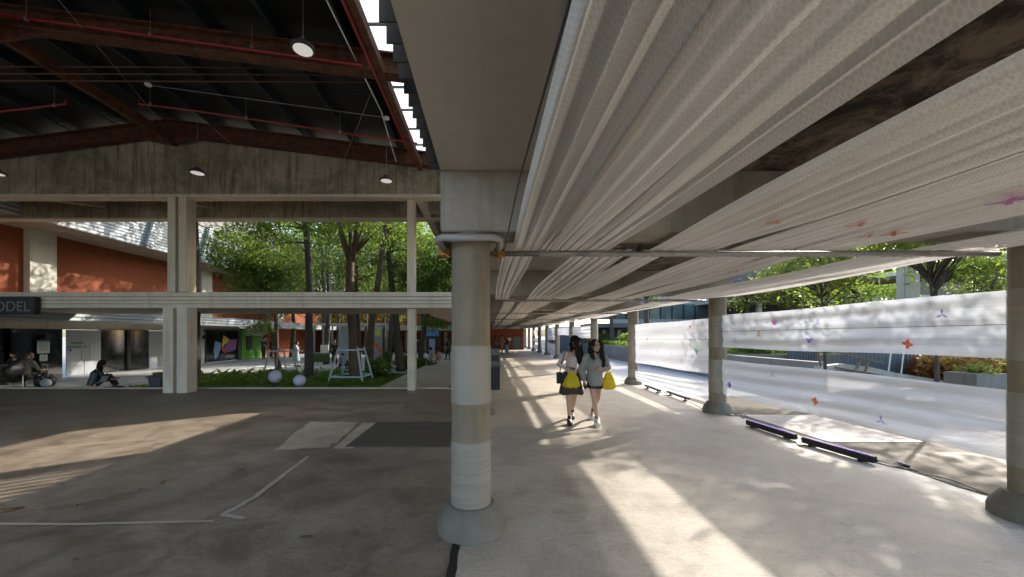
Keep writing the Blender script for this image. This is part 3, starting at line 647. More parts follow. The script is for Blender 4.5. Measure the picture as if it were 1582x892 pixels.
for x, y, l in ((1392, 718, 'small pale plug near the nearest bar'), (1400, 722, 'dark cable joint on the soil edge')):
    p = fl(x, y); tag(MB().ball(p + Vector((0, 0, .02)), (.03, .045, .02), 10).build('plug', M_STEEL if y < 720 else M_BLACK), l, 'plug')
#@@OUT
# ------------------------------------------------------------------ foliage tools
def leaves_mesh(name, pts, size, mat, parent=None, droop=.3, aspect=.45, jitter=.6):
    n = len(pts); pts = np.asarray(pts, dtype=np.float64); off = np.zeros(3)
    if parent:
        o = parent
        while o: off += np.array(o.location); o = o.parent
    a = rng.normal(size=(n, 3)); a[:, 2] -= droop; a /= np.linalg.norm(a, axis=1)[:, None]
    b = rng.normal(size=(n, 3)); b[:, 2] *= .4; b -= a * (a * b).sum(1)[:, None]; b /= np.linalg.norm(b, axis=1)[:, None]
    s = (size * rng.uniform(1 - jitter, 1 + jitter, n))[:, None]
    c = np.cross(a, b)
    q = pts[:, None, :] + np.stack([-a * s * .5, (b * aspect + c * .12) * s * .5, a * s * .6, (-b * aspect + c * .12) * s * .5], 1) - off
    me = bpy.data.meshes.new(name); me.vertices.add(n * 4); me.vertices.foreach_set('co', q.ravel())
    me.loops.add(n * 4); me.loops.foreach_set('vertex_index', np.arange(n * 4, dtype=np.int32))
    me.polygons.add(n); me.polygons.foreach_set('loop_start', np.arange(0, n * 4, 4, dtype=np.int32)); me.polygons.foreach_set('loop_total', np.full(n, 4, dtype=np.int32))
    me.update(); me.materials.append(mat); o = bpy.data.objects.new(name, me); C.objects.link(o)
    if parent: o.parent = parent
    return o
def blob_pts(blobs, n, clump=.28, per=26):
    vol = np.array([b[3] ** 2 for b in blobs]); vol = vol / vol.sum(); out = []; cl = []
    for b, f in zip(blobs, vol):
        k = max(3, int(n * f / per))
        d = rng.normal(size=(k, 3)); d /= np.linalg.norm(d, axis=1)[:, None]; rad = b[3] * rng.uniform(.25, 1.05, k) ** .6
        sq = b[4] if len(b) > 4 else .75
        cc = np.array(b[:3]) + d * rad[:, None] * np.array([1, 1, sq]); cl.append(cc)
        for c in cc:
            m = int(per * rng.uniform(.4, 1.6)); out.append(c + rng.normal(size=(m, 3)) * clump * np.array([1, 1, .5]) * rng.uniform(.6, 1.3))
    return np.concatenate(out), np.concatenate(cl)
def tree(label, trunk, r0, r1, blobs, n, size, lmat, bmat, cat='tree', group=None, clump=.28, limbs=15, name='tree', fork=None):
    r = root(name, trunk[0], label, cat, group); m = MB(); tv = [Vector(p) for p in trunk]
    k = len(tv); rad = [r0 + (r1 - r0) * i / (k - 1) for i in range(k)]; rad[0] *= 1.25
    sm = []; sr = []
    for i in range(k - 1):
        for j in range(6):
            t = j / 6; p0, p1, p2, p3 = tv[max(i - 1, 0)], tv[i], tv[i + 1], tv[min(i + 2, k - 1)]
            q = .5 * ((2 * p1) + (p2 - p0) * t + (2 * p0 - 5 * p1 + 4 * p2 - p3) * t * t + (3 * p1 - p0 - 3 * p2 + p3) * t ** 3)
            sm.append(q + Vector((random.uniform(-1, 1), random.uniform(-1, 1), 0)) * r0 * .08); sr.append(rad[i] + (rad[i + 1] - rad[i]) * t)
    sm.append(tv[-1]); sr.append(r1); m.tube(sm, sr, 12)
    for f in (fork or []): m.tube([Vector(p) for p in f[0]], f[1], 10)
    m.build('trunk', bmat, r, True)
    if blobs:
        pts, cl = blob_pts(blobs, n, clump)
        m = MB(); hi = [p for p in sm if p.z > sm[0].z + (sm[-1].z - sm[0].z) * .55] or [sm[-1]]
        ends = list(cl[rng.permutation(len(cl))[:limbs]]) + [np.array(b[:3]) for b in blobs]
        for e in ends:
            e = Vector(e); s = min(hi, key=lambda p: (p - e).length + random.uniform(0, 1.0)); mid = s.lerp(e, .5) + Vector((random.uniform(-.2, .2), random.uniform(-.2, .2), (e - s).length * .1))
            L = (e - s).length; m.tube([s, s.lerp(mid, .5) + Vector((0, 0, .03)), mid, e], [min(r1 * .8, .03 + L * .012), min(.03, r1 * .7), min(.018, r1 * .5), .005], 6)
        m.build('limbs', bmat, r, True)
        leaves_mesh('crown', pts, size, lmat, r)
    return r
def shrub(label, c, rad, h, n, size, mat, name='shrub', cat='shrub', group=None, stems=8):
    r = root(name, c, label, cat, group); pts, cl = blob_pts([(c[0], c[1], c[2] + h * .5, rad, h / rad * .5)], n, .12 * rad + .05, 18)
    pts = pts[pts[:, 2] > c[2]]
    m = MB()
    for e in list(cl[:stems]): m.tube([(c[0], c[1], c[2] - .02), ((c[0] + e[0]) / 2, (c[1] + e[1]) / 2, c[2] + h * .4), tuple(e)], [.02, .012, .004], 5)
    m.build('stems', M_BARKD, r); leaves_mesh('leaves', pts, size, mat, r, droop=-.2); return r
def fern(label, c, n=26, L=.6, mat=None, group=None):
    r = root('fern', c, label, 'fern', group); m = MB()
    for k in range(n):
        a = random.uniform(0, 2 * PI); l = L * random.uniform(.6, 1.15); up = random.uniform(.5, 1.3); w = .05 * random.uniform(.7, 1.3); pv = None
        for j in range(6):
            t = j / 5; rr = l * t; z = l * (up * t - .75 * t * t * (1.6 - up * .6)); ww = w * math.sin(PI * min(1, t * .9 + .08)) + .003
            p = Vector((c[0] + rr * math.cos(a), c[1] + rr * math.sin(a), c[2] + max(z, .01))); s = Vector((-math.sin(a), math.cos(a), 0)) * ww
            v = (m.bm.verts.new(p + s + Vector((0, 0, .01))), m.bm.verts.new(p - s + Vector((0, 0, .01))))
            if pv: m.bm.faces.new((pv[0], pv[1], v[1], v[0]))
            pv = v
    m.build('fronds', mat or M_LEAFL, r); return r
# ------------------------------------------------------------------ courtyard, left
GZ = -.32
def TR(x, d, z): return Vector(((x - CX) * d / F, d, z))
G = 'courtyard trees'
V0 = Vector
cr = lambda x, y, d, r, s=.75: (*P(x, y, d), r, s)
tree('tall grey ringed palm trunk just behind the big cream post', [TR(300, 13, GZ), TR(300, 13, 3), TR(296, 13, 7.5)], .17, .15, [], 0, .1, M_LEAFD, plain('palm_bark', (.10, .095, .09), .9, var=.35, vs=9), name='palm_tree', group=G)
tree('straight dark tree trunk left of the forked one', [TR(478, 16, GZ), TR(477, 16, 2), TR(477, 16, 4.5), TR(470, 16, 7.5)], .165, .11, [cr(430, 370, 16, 1.7), cr(500, 330, 16.5, 1.8), cr(400, 330, 15.5, 1.5), cr(455, 280, 16, 2.2)], 9000, .13, M_LEAFL, M_BARKD, group=G)
tree('brown forked tree rising through the pale blue guard frame', [TR(548, 15.6, GZ), TR(545, 15.6, 1.6), TR(540, 15.6, 3.6), TR(542, 15.6, 4.9)], .19, .16, [cr(520, 350, 15.4, 1.4), cr(590, 330, 15.8, 1.7), cr(540, 260, 15.6, 2.3), cr(640, 300, 15.5, 1.6)], 9000, .12, M_LEAFL, M_BARK, group=G, limbs=7,
     fork=[([TR(542, 15.6, 4.7), TR(532, 15.5, 5.4), TR(520, 15.4, 6.6), TR(510, 15.4, 8)], [.14, .12, .09, .05]), ([TR(542, 15.6, 4.7), TR(550, 15.6, 5.6), TR(556, 15.7, 7.2)], [.15, .12, .08])])
tree('slender dark tree just right behind the forked one', [TR(553, 21, GZ), TR(551, 21, 4), TR(552, 21, 8)], .17, .11, [cr(560, 420, 21, 1.6), cr(530, 400, 21, 1.8), cr(600, 380, 21.5, 1.9)], 7000, .15, M_LEAFD, M_BARKD, group=G)
tree('leaning grey brown tree in the middle of the courtyard', [TR(570, 18.5, GZ), TR(574, 18.5, 2.2), TR(585, 18.5, 4.4), TR(598, 18.5, 7.6)], .185, .12, [cr(600, 330, 18.5, 1.9), cr(660, 350, 19, 1.7), cr(560, 300, 18, 1.7)], 8000, .14, M_LEAFL, M_BARK, group=G)
tree('dark tree left of the thin cream post with hanging pots', [TR(619, 19.5, GZ), TR(612, 19.5, 2.2), TR(606, 19.5, 4), TR(600, 19.5, 6)], .20, .13, [cr(640, 430, 20, 1.2), cr(680, 400, 20, 1.5), cr(615, 390, 20, 1.5)], 8000, .14, M_LEAFD, M_BARKD, group=G)
tree('thin leaning tree beside the two crouching people', [TR(649, 22, GZ), TR(653, 22, 1.3), TR(660, 22, 2.8), TR(664, 22, 5)], .13, .08, [cr(670, 500, 21.5, .9, .4), cr(690, 420, 23, 1.8), cr(655, 440, 22, 1.5)], 7000, .13, M_LEAFD, M_BARKD, group=G)
tree('two stemmed small tree inside the far guard frame', [TR(432, 19, GZ), TR(424, 19, 1.2), TR(412, 19, 2.6), TR(405, 19, 4.2)], .13, .07, [cr(395, 430, 19, 1.4), cr(370, 390, 18.5, 1.4), cr(425, 410, 19, 1.2), cr(402, 505, 18.5, .45)], 9000, .17, M_LEAFD, M_BARK, group=G,
     fork=[([TR(428, 19, GZ), TR(427, 19, 2), TR(425, 19, 4)], [.11, .09, .07])])
for q, (x, d, l) in enumerate([(288, 24, 'big dark leafed tree against the brick building'), (450, 30, 'rounded tree behind the straight trunk'), (520, 34, 'bushy tree at the back of the court'), (590, 33, 'dense tree behind the leaning one'), (650, 30, 'dark dense tree behind the thin post'), (700, 34, 'dense tree far back beside the walkway'), (480, 42, 'pale tree beyond the court roofs'), (620, 46, 'broad pale tree far beyond the court')]):
    b = TR(x, d, GZ); k = d / 24
    tree(l, [b, b + Vector((.2, 0, 2.5)), b + Vector((.1, 0, 4.6))], .18, .1, [(b.x + random.uniform(-1, 1) * k, d + random.uniform(-1, 1), zz * 1, rr * k, .8) for zz, rr in ((4.2, 1.6), (5.6, 1.9), (7.4, 2.0), (6.0, 1.6), (9.6, 2.2), (8.5, 1.8))], 10000, .16 * k ** .6, [M_LEAFD, M_LEAFL][q % 2], M_BARKD, group='background trees of the court', clump=.34 * k, limbs=20)
for q, (x, d, z, l) in enumerate([(-14.1, 17, 8.8, 'tall added shade tree over the court, nearest the brick building'), (-10.5, 24, 9.6, 'tall added shade tree over the middle of the court'), (-13, 29, 9.6, 'tall added shade tree over the far half of the brick building'), (-7.5, 28, 10.2, 'tall added shade tree over the pavilion'), (-12, 36, 10.5, 'tall added shade tree at the far end of the court')]):  # high crowns mostly out of view, added to shade the brick facade
    tree(l, [V0((x, d, GZ)), V0((x + .2, d, 4)), V0((x, d, z - 1))], .15, .1, [(x + a, d + c, z + e, f, .6) for a, c, e, f in ((0, 0, 0, 2.4), (-2.3, -1, -.8, 1.9), (2.4, 1, -.3, 2.0), (.5, 2.6, .2, 2.0), (-.4, -2.6, .3, 2.0))], 3600, .2, M_LEAFL, M_BARKD, group='tall shade trees added over the court', clump=.42, limbs=24)
# ground planting
pts = np.column_stack([rng.uniform(-12, -3.5, 26000), rng.uniform(11.5, 18.1, 26000), np.zeros(26000)])
keep = rng.random(26000) < (.45 + .55 * np.sin(pts[:, 0] * 1.3 + pts[:, 1]) ** 2); pts = pts[keep]; hh = .25 + .16 * np.sin(pts[:, 0] * 2.1) * np.cos(pts[:, 1] * 1.7)
edge = np.clip((-(pts[:, 0]) - 3.5) / 3.0 - (pts[:, 1] - 12) * .0, .25, 1); pts[:, 2] = -.32 + rng.random(len(pts)) * hh * edge
stuff(leaves_mesh('ground_cover_plants', pts, .13, M_LEAFL))
k = 0
GL = ['at the left end of the planting, beside the post', 'under the map window', 'light green, under the green wall', 'in front, left of the first ball', 'large, by the far guard frame', 'beside the second ball', 'between ball and guard frame', 'right behind the guard frame legs', 'near the leaning trunk', 'by the white pot stand']
for (x, y, L) in ((315, 588, .65), (345, 582, .7), (362, 586, .75), (330, 594, .55), (400, 588, .6), (488, 592, .45), (505, 590, .4), (582, 582, .5), (560, 590, .4), (598, 580, .4)):
    d = 1.92 * F / (y - CY); fern('bright arching fern clump ' + GL[k], TR(x, d, GZ), 30, L, [M_LEAFL, M_LEAFD][k % 2], 'fern clumps in the court bed'); k += 1
shrub('leafy plant at the foot of the leaning trunk', TR(584, 17, GZ), .5, .9, 900, .16, M_LEAFL)
shrub('bright shrub behind the thin cream post', TR(622, 21, GZ), .6, .8, 900, .16, M_LEAFL)
shrub('dark shrub beside the crouching people', TR(650, 20.5, GZ), .7, .7, 900, .14, M_LEAFD)
shrub('low dark shrub left of the thin tree', TR(640, 20.5, GZ), .6, .6, 900, .14, M_LEAFD)
M_BALL = plain('lilac_globe', (.55, .56, .72), .5, var=.03)
for x, y, rp, d, l in ((425, 582, 9.5, 12.6, 'lilac ball lamp half sunk in plants, left one'), (463, 588, 9, 12.2, 'lilac ball lamp in the plants, right of the other one'), (600.6, 552, 6, 20, 'pale ball lamp behind the pot stand'), (658, 550, 4, 20, 'small pale ball lamp beside the crouching people')):
    p = P(x, y, d); r = root('ball_lamp', p, l, 'ball lamp', 'ball lamps in the courtyard'); MB().ball(p, rp * d / F, 24).build('globe', M_BALL, r, True); MB().lathe((p.x, p.y, -.3), [(.07, 0), (.07, p.z - rp * d / F + .32)], 12).build('stem', M_DGREY, r)
def guard(label, cx, d, wt, wb, zt, mat):
    c = TR(cx, d, GZ); r = root('tree_guard', c, label, 'tree guard', 'timber tree guards'); L = []
    for sx, sy in ((-1, -1), (1, -1), (1, 1), (-1, 1)):
        a = c + Vector((sx * wb, sy * wb, 0)); b = Vector((c.x + sx * wt, c.y + sy * wt, zt)); a.z = GZ; L.append((a, b)); MB().bar(a, b, .06).build('leg', mat, r)
    for t in (.2, .93):
        for i in range(4):
            p, q = L[i][0].lerp(L[i][1], t), L[(i + 1) % 4][0].lerp(L[(i + 1) % 4][1], t); MB().bar(p, q, .035, .06).build('rail', mat, r)
guard('pale blue timber guard frame round the brown forked tree', 543, 15.2, .38, .68, 1.12, M_BLUEP)
guard('weathered white guard frame round the small two stemmed tree', 434, 17.5, .32, .55, .95, plain('pale_timber', (.45, .48, .44), .7))
# brick building along the left
r = root('brick_building', (-18, 25, 0), 'orange brick building with white louvre band along the left of the court', 'building')
MB().box(-18.4, -18, 5, 42, 2.2, 6.4).build('brick_wall', M_BRICK, r)
MB().box(-18.35, -18.02, 5, 26.9, 1.86, 2.2).box(-18.35, -18.02, 5, 11.2, -.3, 1.86).box(-18.35, -18.02, 11.2, 13.0, -.3, -.15).build('wall', M_CREAM, r)
MB().box(-18.35, -18.03, 30.2, 42, -.3, 2.2).build('brick_wall', M_BRICK, r)
MB().box(-18.4, -18.03, 29.0, 30.2, -.3, 2.2).build('wall', mk_concrete('beige_render', (.33, .27, .19), (.25, .2, .14)), r)
for d in (14.4, 23.0, 31.4): MB().box(-18, -17.75, d, d + .9, 2.3, 6.0).build('pilaster', M_PALE, r)
MB().box(-18, -16, 5, 42, 5.72, 5.9).build('soffit', M_CONC, r)
MB().box(-16.06, -15.98, 5, 42, 5.7, 7.7).build('louvre_band', M_LOUV, r)
MB().box(-18.4, -15.9, 5, 42, 7.7, 9.6).build('upper_wall', M_GREYC, r)
for d in (17.3, 20.6, 21.4, 27): MB().bar((-15.8, d, 5.75), (-15.8, d + .6, 7.7), .12, .3).build('brace', M_LOUV, r)
MB().box(-15.56, -15.48, 5, 38, 2.14, 2.62).build('canopy_fascia', M_LOUV, r)
MB().box(-18, -15.56, 5, 38, 2.16, 2.22).build('canopy_soffit', M_PALE, r)
for d0, d1 in ((5, 11.2), (13.8, 14.0), (17.3, 17.5)): MB().box(-18.1, -17.98, d0, d1, -.14, 1.86).build('window', M_GLASS, r)
for d in (14.6, 16.2): pass
mw = M_PALE
MB().box(-18.05, -17.9, 11.3, 13.0, -.14, 1.86).build('wall_pier', M_PALE, r)
MB().box(-18.1, -17.98, 13.0, 15.7, -.14, 1.86).build('window', M_GLASS, r)
def fdoor(d0, d1):
    dd = MB().box(-17.96, -17.92, d0, d1, -.12, 1.84, .004).build('door', plain('frosted_door', (.34, .36, .38), .3), r)
    return dd
for q, (d0, d1) in enumerate(((15.8, 16.48), (16.5, 17.2), (19.66, 20.15), (20.17, 20.66))):
    dd = fdoor(d0, d1); hx = d1 - .15 if q % 2 == 0 else d0 + .15
    MB().tube([(-17.9, hx, .55), (-17.84, hx, .55), (-17.84, hx, 1.15), (-17.9, hx, 1.15)], .016, 8).build('handle', M_STEEL, dd)
MB().box(-18.06, -17.94, 17.22, 19.64, -.14, 1.86).build('window', M_GLASS, r)
MB().box(-17.98, -17.86, 18.4, 18.58, -.14, 1.86).build('mullion', M_BLACK, r)
MB().box(-18.02, -17.86, 20.7, 23.4, -.14, 1.86).build('wall_pier', M_PALE, r)
MB().box(-17.95, -17.85, 7, 11.3, 1.72, 1.86).box(-17.95, -17.85, 11.1, 11.3, -.14, 1.72).build('window_frame', M_BLACK, r)
def vtext(s, loc, size, mat, rot, parent, name='lettering', ext=.006, al='CENTER', bold=0.0):
    cu = bpy.data.curves.new(name, 'FONT'); cu.body = s; cu.size = size; cu.extrude = ext; cu.align_x = al; cu.offset = bold; cu.materials.append(mat)
    o = bpy.data.objects.new(name, cu); C.objects.link(o); o.parent = parent
    off = Vector(); q = parent
    while q: off += Vector(q.location); q = q.parent
    me = bpy.data.meshes.new_from_object(o.evaluated_get(bpy.context.evaluated_depsgraph_get())); bpy.data.objects.remove(o)
    me.transform(Matrix.Translation(Vector(loc) - off) @ __import__('mathutils').Euler(rot).to_matrix().to_4x4()); o = bpy.data.objects.new(name, me); C.objects.link(o); o.parent = parent; return o
LR = (PI / 2, 0, PI / 2)
M_GTX = plain('green_lettering', (.03, .22, .06), .5)
vtext('ทางเข้า', (-17.90, 16.2, 1.22), .17, M_GTX, LR, r); vtext('ENTRANCE', (-17.90, 16.2, 1.05), .15, M_GTX, LR, r)
MB().box(-17.91, -17.895, 15.88, 15.99, .92, 1.02, .004).build('blue_sticker', plain('blue_sticker', (.03, .12, .4), .5), r)
# map window and green wall
r = root('city_map_window', (-17.9, 26, 0), 'dark shop window with coloured district map stuck inside', 'shop window')
MB().box(-18, -17.92, 23.5, 26.7, -.12, 1.9).build('pane', M_GLASS, r)
MB().box(-17.94, -17.84, 23.42, 23.52, -.14, 1.98).box(-17.94, -17.84, 26.5, 26.8, -.14, 1.98).box(-17.94, -17.84, 23.52, 26.5, 1.88, 1.98).build('frame', M_BLACK, r)
def fx(x): return F * 17.9 / (CX - x)
def fz(x, y): return CH - (y - CY) * fx(x) / F
for c, px in (((.75, .50, .04), [(345, 518), (354, 524), (352, 529), (347, 532), (345, 536), (342, 535), (344, 525)]), ((.22, .07, .28), [(354, 525), (366, 524), (364, 540), (358, 543), (350, 545), (347, 536), (350, 531)]), ((.20, .33, .55), [(332, 527), (341, 530), (341, 538), (336, 551), (332, 555), (330, 541)]), ((.45, .06, .03), [(342, 536), (348, 538), (349, 546), (345, 545), (342, 541)]), ((.05, .07, .12), [(341, 547), (348, 547), (347, 554), (338, 555)])):
    MB().poly([(-17.9, fx(x), fz(x, y)) for x, y in px], (.012, 0, 0)).build('map_patch', plain('map_' + str(c[0]), c, .5), r)
r = root('green_sign_wall', (-17.9, 28, 0), 'bright green wall panel with white lettering beside the map window', 'sign wall')
MB().box(-17.98, -17.8, fx(371.5), fx(401), -.14, fz(385, 507.5)).build('panel', plain('bright_green', (.07, .27, .015), .55, var=.06), r)
MB().box(-17.8, -17.76, fx(378.5), fx(387), fz(383, 540.5), fz(383, 520), .005).build('screen', M_BLACK, r)
M_WTX = plain('white_lettering', (.75, .75, .72), .5)
zt = fz(388, 518.6); vtext('CITY MODEL', (-17.78, fx(377), zt), .34, M_WTX, LR, r, al='LEFT', bold=.012); vtext('BANGKOK', (-17.78, fx(377), zt + .32), .34, M_WTX, LR, r, al='LEFT', bold=.012)
# model sign on the fascia
r = root('black_name_sign', (-14, 10.6, 2.7), 'black sign board with grey letters on the grooved cream beam', 'sign')
a, b = P(-120, 459, 10.6), P(60, 486, 10.6)
MB().box(a.x, b.x, 10.5, 10.655, b.z, a.z, .01).build('board', M_BLACK, r)
vtext('MODEL', (P(46, 481, 10.48).x, 10.49, P(46, 481, 10.49).z), .40, plain('grey_lettering', (.16, .16, .17), .5), (PI / 2, 0, 0), r, al='RIGHT', bold=.004)
# notices, wall lamps
def notice(x, y0, y1, w, label, c1, c2):
    r = root('notice', (-17.85, fx(x), fz(x, y1)), label, 'notice'); d = fx(x)
    MB().box(-17.88, -17.86, d - w / 2, d + w / 2, fz(x, y1), fz(x, y0)).build('paper', plain('notice_paper', (.5, .55, .53), .6), r)
    h = (fz(x, y0) - fz(x, y1)); MB().box(-17.86, -17.855, d - w / 2, d + w / 2, fz(x, y0) - h * .14, fz(x, y0)).build('header', plain('teal_header', (.05, .22, .2), .6), r)
    for k in range(5): MB().box(-17.86, -17.856, d - w * .38, d + w * .3, fz(x, y0) - h * (.28 + k * .11), fz(x, y0) - h * (.25 + k * .11)).build('text_line', M_DGREY, r)
notice(66, 526, 546, .42, 'upper white notice with green header on the cream pier by the entrance', 0, 0)
notice(66, 547, 558, .26, 'lower small notice with green header on the cream pier', 0, 0)
for x, y, l in ((67, 520, 'black wall lamp above the notices'), (313, 521, 'black wall lamp left of the map window'), (408, 520, 'black wall lamp above the guards')):
    d = fx(x); tag(MB().box(-17.86, -17.7, d - .09, d + .09, fz(x, y) - .11, fz(x, y) + .11, .01).build('wall_lamp', M_BLACK), l, 'wall lamp')
p = P(142, 368, 17); tag(MB().box(p.x - .13, p.x + .13, p.y, p.y + .1, p.z - .11, p.z + .1, .01).build('flood_lamp', plain('lamp_face', (.5, .55, .6), .3)), 'small square flood lamp under the louvre band soffit', 'flood lamp')
# far end of the court
r = root('far_brick_wall', (-10, 42, 0), 'long orange brick wall closing the court and the walkway end', 'building')
MB().box(-22, 3.95, 42, 42.5, -.3, 5.5).build('brick_wall', M_BRICK, r)
dd = MB().box(2.72, 3.55, 41.93, 41.995, 0, 1.5).build('door', plain('blue_grey_door', (.09, .12, .15), .5), r)
MB().box(2.8, 2.84, 41.88, 41.93, .72, .78).build('handle', M_STEEL, dd)
MB().box(2.2, 2.52, 41.95, 41.99, 1.0, 1.32).build('sign_panel', M_PALE, r)
MB().box(-18, -.6, 38, 38.15, 2.1, 2.62).build('canopy_fascia', M_PALE, r); MB().box(-18, -.6, 38.15, 42, 2.3, 2.4).build('canopy_soffit', M_PALE, r)
for k, x in enumerate(np.arange(-16, -3, 1.1)): MB().box(x, x + .35, 41.9, 41.995, -.2, 2.0).build('window' if k % 2 else 'pilaster', M_GLASS if k % 2 else M_CREAM, r)
r = root('backdrop_building', (-8, 60, 0), 'tall pale building glimpsed through the trees behind the court', 'building')
MB().box(-30, 6, 60, 62, -.4, 13).build('wall', M_GREYC, r)
for j in range(3):
    for k in range(12): MB().box(-29 + k * 3, -27.4 + k * 3, 59.9, 59.995, 4.5 + j * 3, 6.2 + j * 3).build('window', M_GLASS, r)
# glass pavilion in the court
r = root('court_pavilion', (-7, 30, 0), 'steel framed pavilion with flat pale roof in the middle of the court', 'pavilion')
a, b = TR(490, 28, 0), TR(600, 28, 0)
MB().box(a.x, b.x, 27.5, 32, 2.35, 2.5).build('roof', M_PALE, r)
for k in range(9): x = a.x + (b.x - a.x) * k / 8; MB().box(x - .05, x + .05, 27.5, 27.6, -.26, 2.35).build('post', M_STEEL, r)
MB().box(a.x + 1.2, a.x + 2.6, 29, 29.1, -.26, 2.3).build('panel', plain('pale_panel', (.55, .62, .62), .3), r)
r = root('mural_board', TR(585, 26, GZ), 'upright colourful painted board near the leaning trunk', 'painted board')
x0, x1 = TR(576, 26, 0).x, TR(590, 26, 0).x
MB().box(x0, x1, 26, 26.08, -.26, 2.05).build('board', plain('mural_grey', (.25, .27, .27), .6), r)
MB().ball((x0 + .35, 25.99, 1.75), (.24, .03, .24), 18).build('yellow_disc', plain('mural_yellow', (.5, .55, .08), .6), r)
MB().poly([(x0 + .02, 25.97, 1.3), (x0 + .02, 25.97, 1.0), (x1 - .02, 25.97, .35), (x1 - .02, 25.97, .65)], (0, .02, 0)).build('orange_band', plain('mural_orange', (.62, .12, .02), .6), r)
MB().poly([(x0 + .02, 25.97, .9), (x0 + .02, 25.97, -.1), (x1 - .1, 25.97, -.1), (x1 - .1, 25.97, .3)], (0, .02, 0)).build('mauve_patch', plain('mural_mauve', (.32, .24, .36), .6), r)
r = root('banner_stand', TR(667, 27, 0), 'tall narrow lilac banner standing near the crouching people', 'banner')
x0, x1 = TR(663, 27, 0).x, TR(672, 27, 0).x
MB().box(x0, x1, 27, 27.02, .02, 1.35).build('banner', plain('lilac_banner', (.40, .38, .55), .6), r); MB().box(x0 - .05, x1 + .05, 26.95, 27.1, 0, .03).build('base', M_STEEL, r)
r = root('display_stand', TR(672, 30, 0), 'dark display stand with blue picture panel behind the banner', 'display stand')
x0, x1 = TR(658, 30, 0).x, TR(680, 30, 0).x
MB().box(x0, x1, 30, 30.1, 0, 2.05).build('panel', M_BLACK, r); MB().box(x0 + .05, x1 - .1, 29.95, 29.99, 1.55, 2.0).build('picture', plain('blue_picture', (.10, .28, .55), .4, var=.5, vs=3), r)
# court small things
def table(label, c, w, d, h, mat, name='table', cat='table'):
    r = root(name, c, label, cat); x, y, z = c
    MB().box(x - w / 2, x + w / 2, y - d / 2, y + d / 2, z + h - .035, z + h, .004).build('table_top', mat, r)
    for sx in (-1, 1):
        for sy in (-1, 1): MB().box(x + sx * (w / 2 - .04) - .02, x + sx * (w / 2 - .04) + .02, y + sy * (d / 2 - .04) - .02, y + sy * (d / 2 - .04) + .02, z, z + h - .035).build('leg', M_DGREY, r)
    return r
c = TR(500, 24, -.26); table('green clothed serving table by the pavilion', c, 1.1, .6, .72, plain('green_cloth', (.05, .12, .06), .8))
MB_ = MB(); q = P(501, 541, 23.8); tag(MB_.box(q.x - .25, q.x + .25, 23.8, 23.85, q.z - .32, q.z + .32).build('white_board', M_WHITE), 'blank white board standing on the green table', 'board')
tag(MB().box(c.x - .5, c.x + .5, 23.65, 23.69, -.1, .42, .01).build('green_box_front', plain('hedge_green', (.05, .10, .03), .8)), 'green planter front hung on the serving table', 'planter')
c = TR(600, 17.6, GZ)
r = root('pot_stand', c, 'small white slab stand with a potted plant at the bed edge', 'stand')
MB().box(c.x - .35, c.x + .35, c.y - .2, c.y + .2, .1, .15, .004).build('slab', M_PALE, r); MB().box(c.x - .06, c.x + .0, c.y - .05, c.y + .05, GZ, .1).box(c.x + .04, c.x + .1, c.y - .05, c.y + .05, GZ, .1).build('leg', M_PALE, r)
shrub('conical dark green plant on the white slab stand', (c.x - .05, c.y, .15), .17, .75, 700, .09, M_LEAFD, name='potted_plant', cat='plant')
c = TR(247, 11.9, -.15)
r = root('litter_bin', c, 'dark grey litter bin with yellow rim beside the big cream post', 'bin')
z0 = -.26
m = MB(); m.box(c.x - .22, c.x + .22, c.y - .2, c.y + .2, z0, .28, .02); [setattr(v, 'co', Vector((c.x + (v.co.x - c.x) * (.8 + .2 * (v.co.z + .26) / .54), v.co.y, v.co.z))) for v in m.bm.verts]; m.build('body', M_DGREY, r)
MB().box(c.x - .26, c.x + .26, c.y - .23, c.y + .23, .28, .32, .008).build('rim', M_DGREY, r); MB().box(c.x - .18, c.x + .18, c.y - .16, c.y + .16, .32, .42, .05).build('lid', M_DGREY, r); MB().box(c.x - .13, c.x + .15, c.y - .18, c.y + .12, .405, .43, .01).build('yellow_insert', plain('mustard', (.30, .20, .03), .5), r)
# speaker cabinet by the second left column
r = root('equipment_case', (.14, 11.0, 0), 'black draped case with grey machine on top behind the near column', 'equipment case')
MB().box(-.1, .33, 10.95, 11.35, 0, .66, .012).build('cloth_drape', M_BLACK, r); MB().box(-.12, .35, 10.93, 11.37, .662, .69, .003).build('shelf', M_DGREY, r)
b = MB().box(-.08, .32, 10.98, 11.33, .692, 1.2, .02).build('machine', plain('machine_grey', (.13, .13, .13), .5), r); MB().box(.08, .3, 10.95, 10.985, .84, 1.02, .006).build('window', M_BLACK, b); MB().box(-.08, .05, 10.95, 10.985, .72, 1.18, .004).build('side_panel', M_BLACK, b)
r = root('stand_foot', (-1.15, 11.0, 0), 'dark triangular stand foot just left of the nearest column', 'stand')
q0, q1, q2 = gp(691, 601), gp(701, 601), P(700, 588, 11.1)
MB().poly([(q0[0], q0[1], .01), (q1[0] + .1, q1[1], .01), (q1[0] + .1, q1[1], .3)], (0, .05, 0)).build('foot', M_BLACK, r)
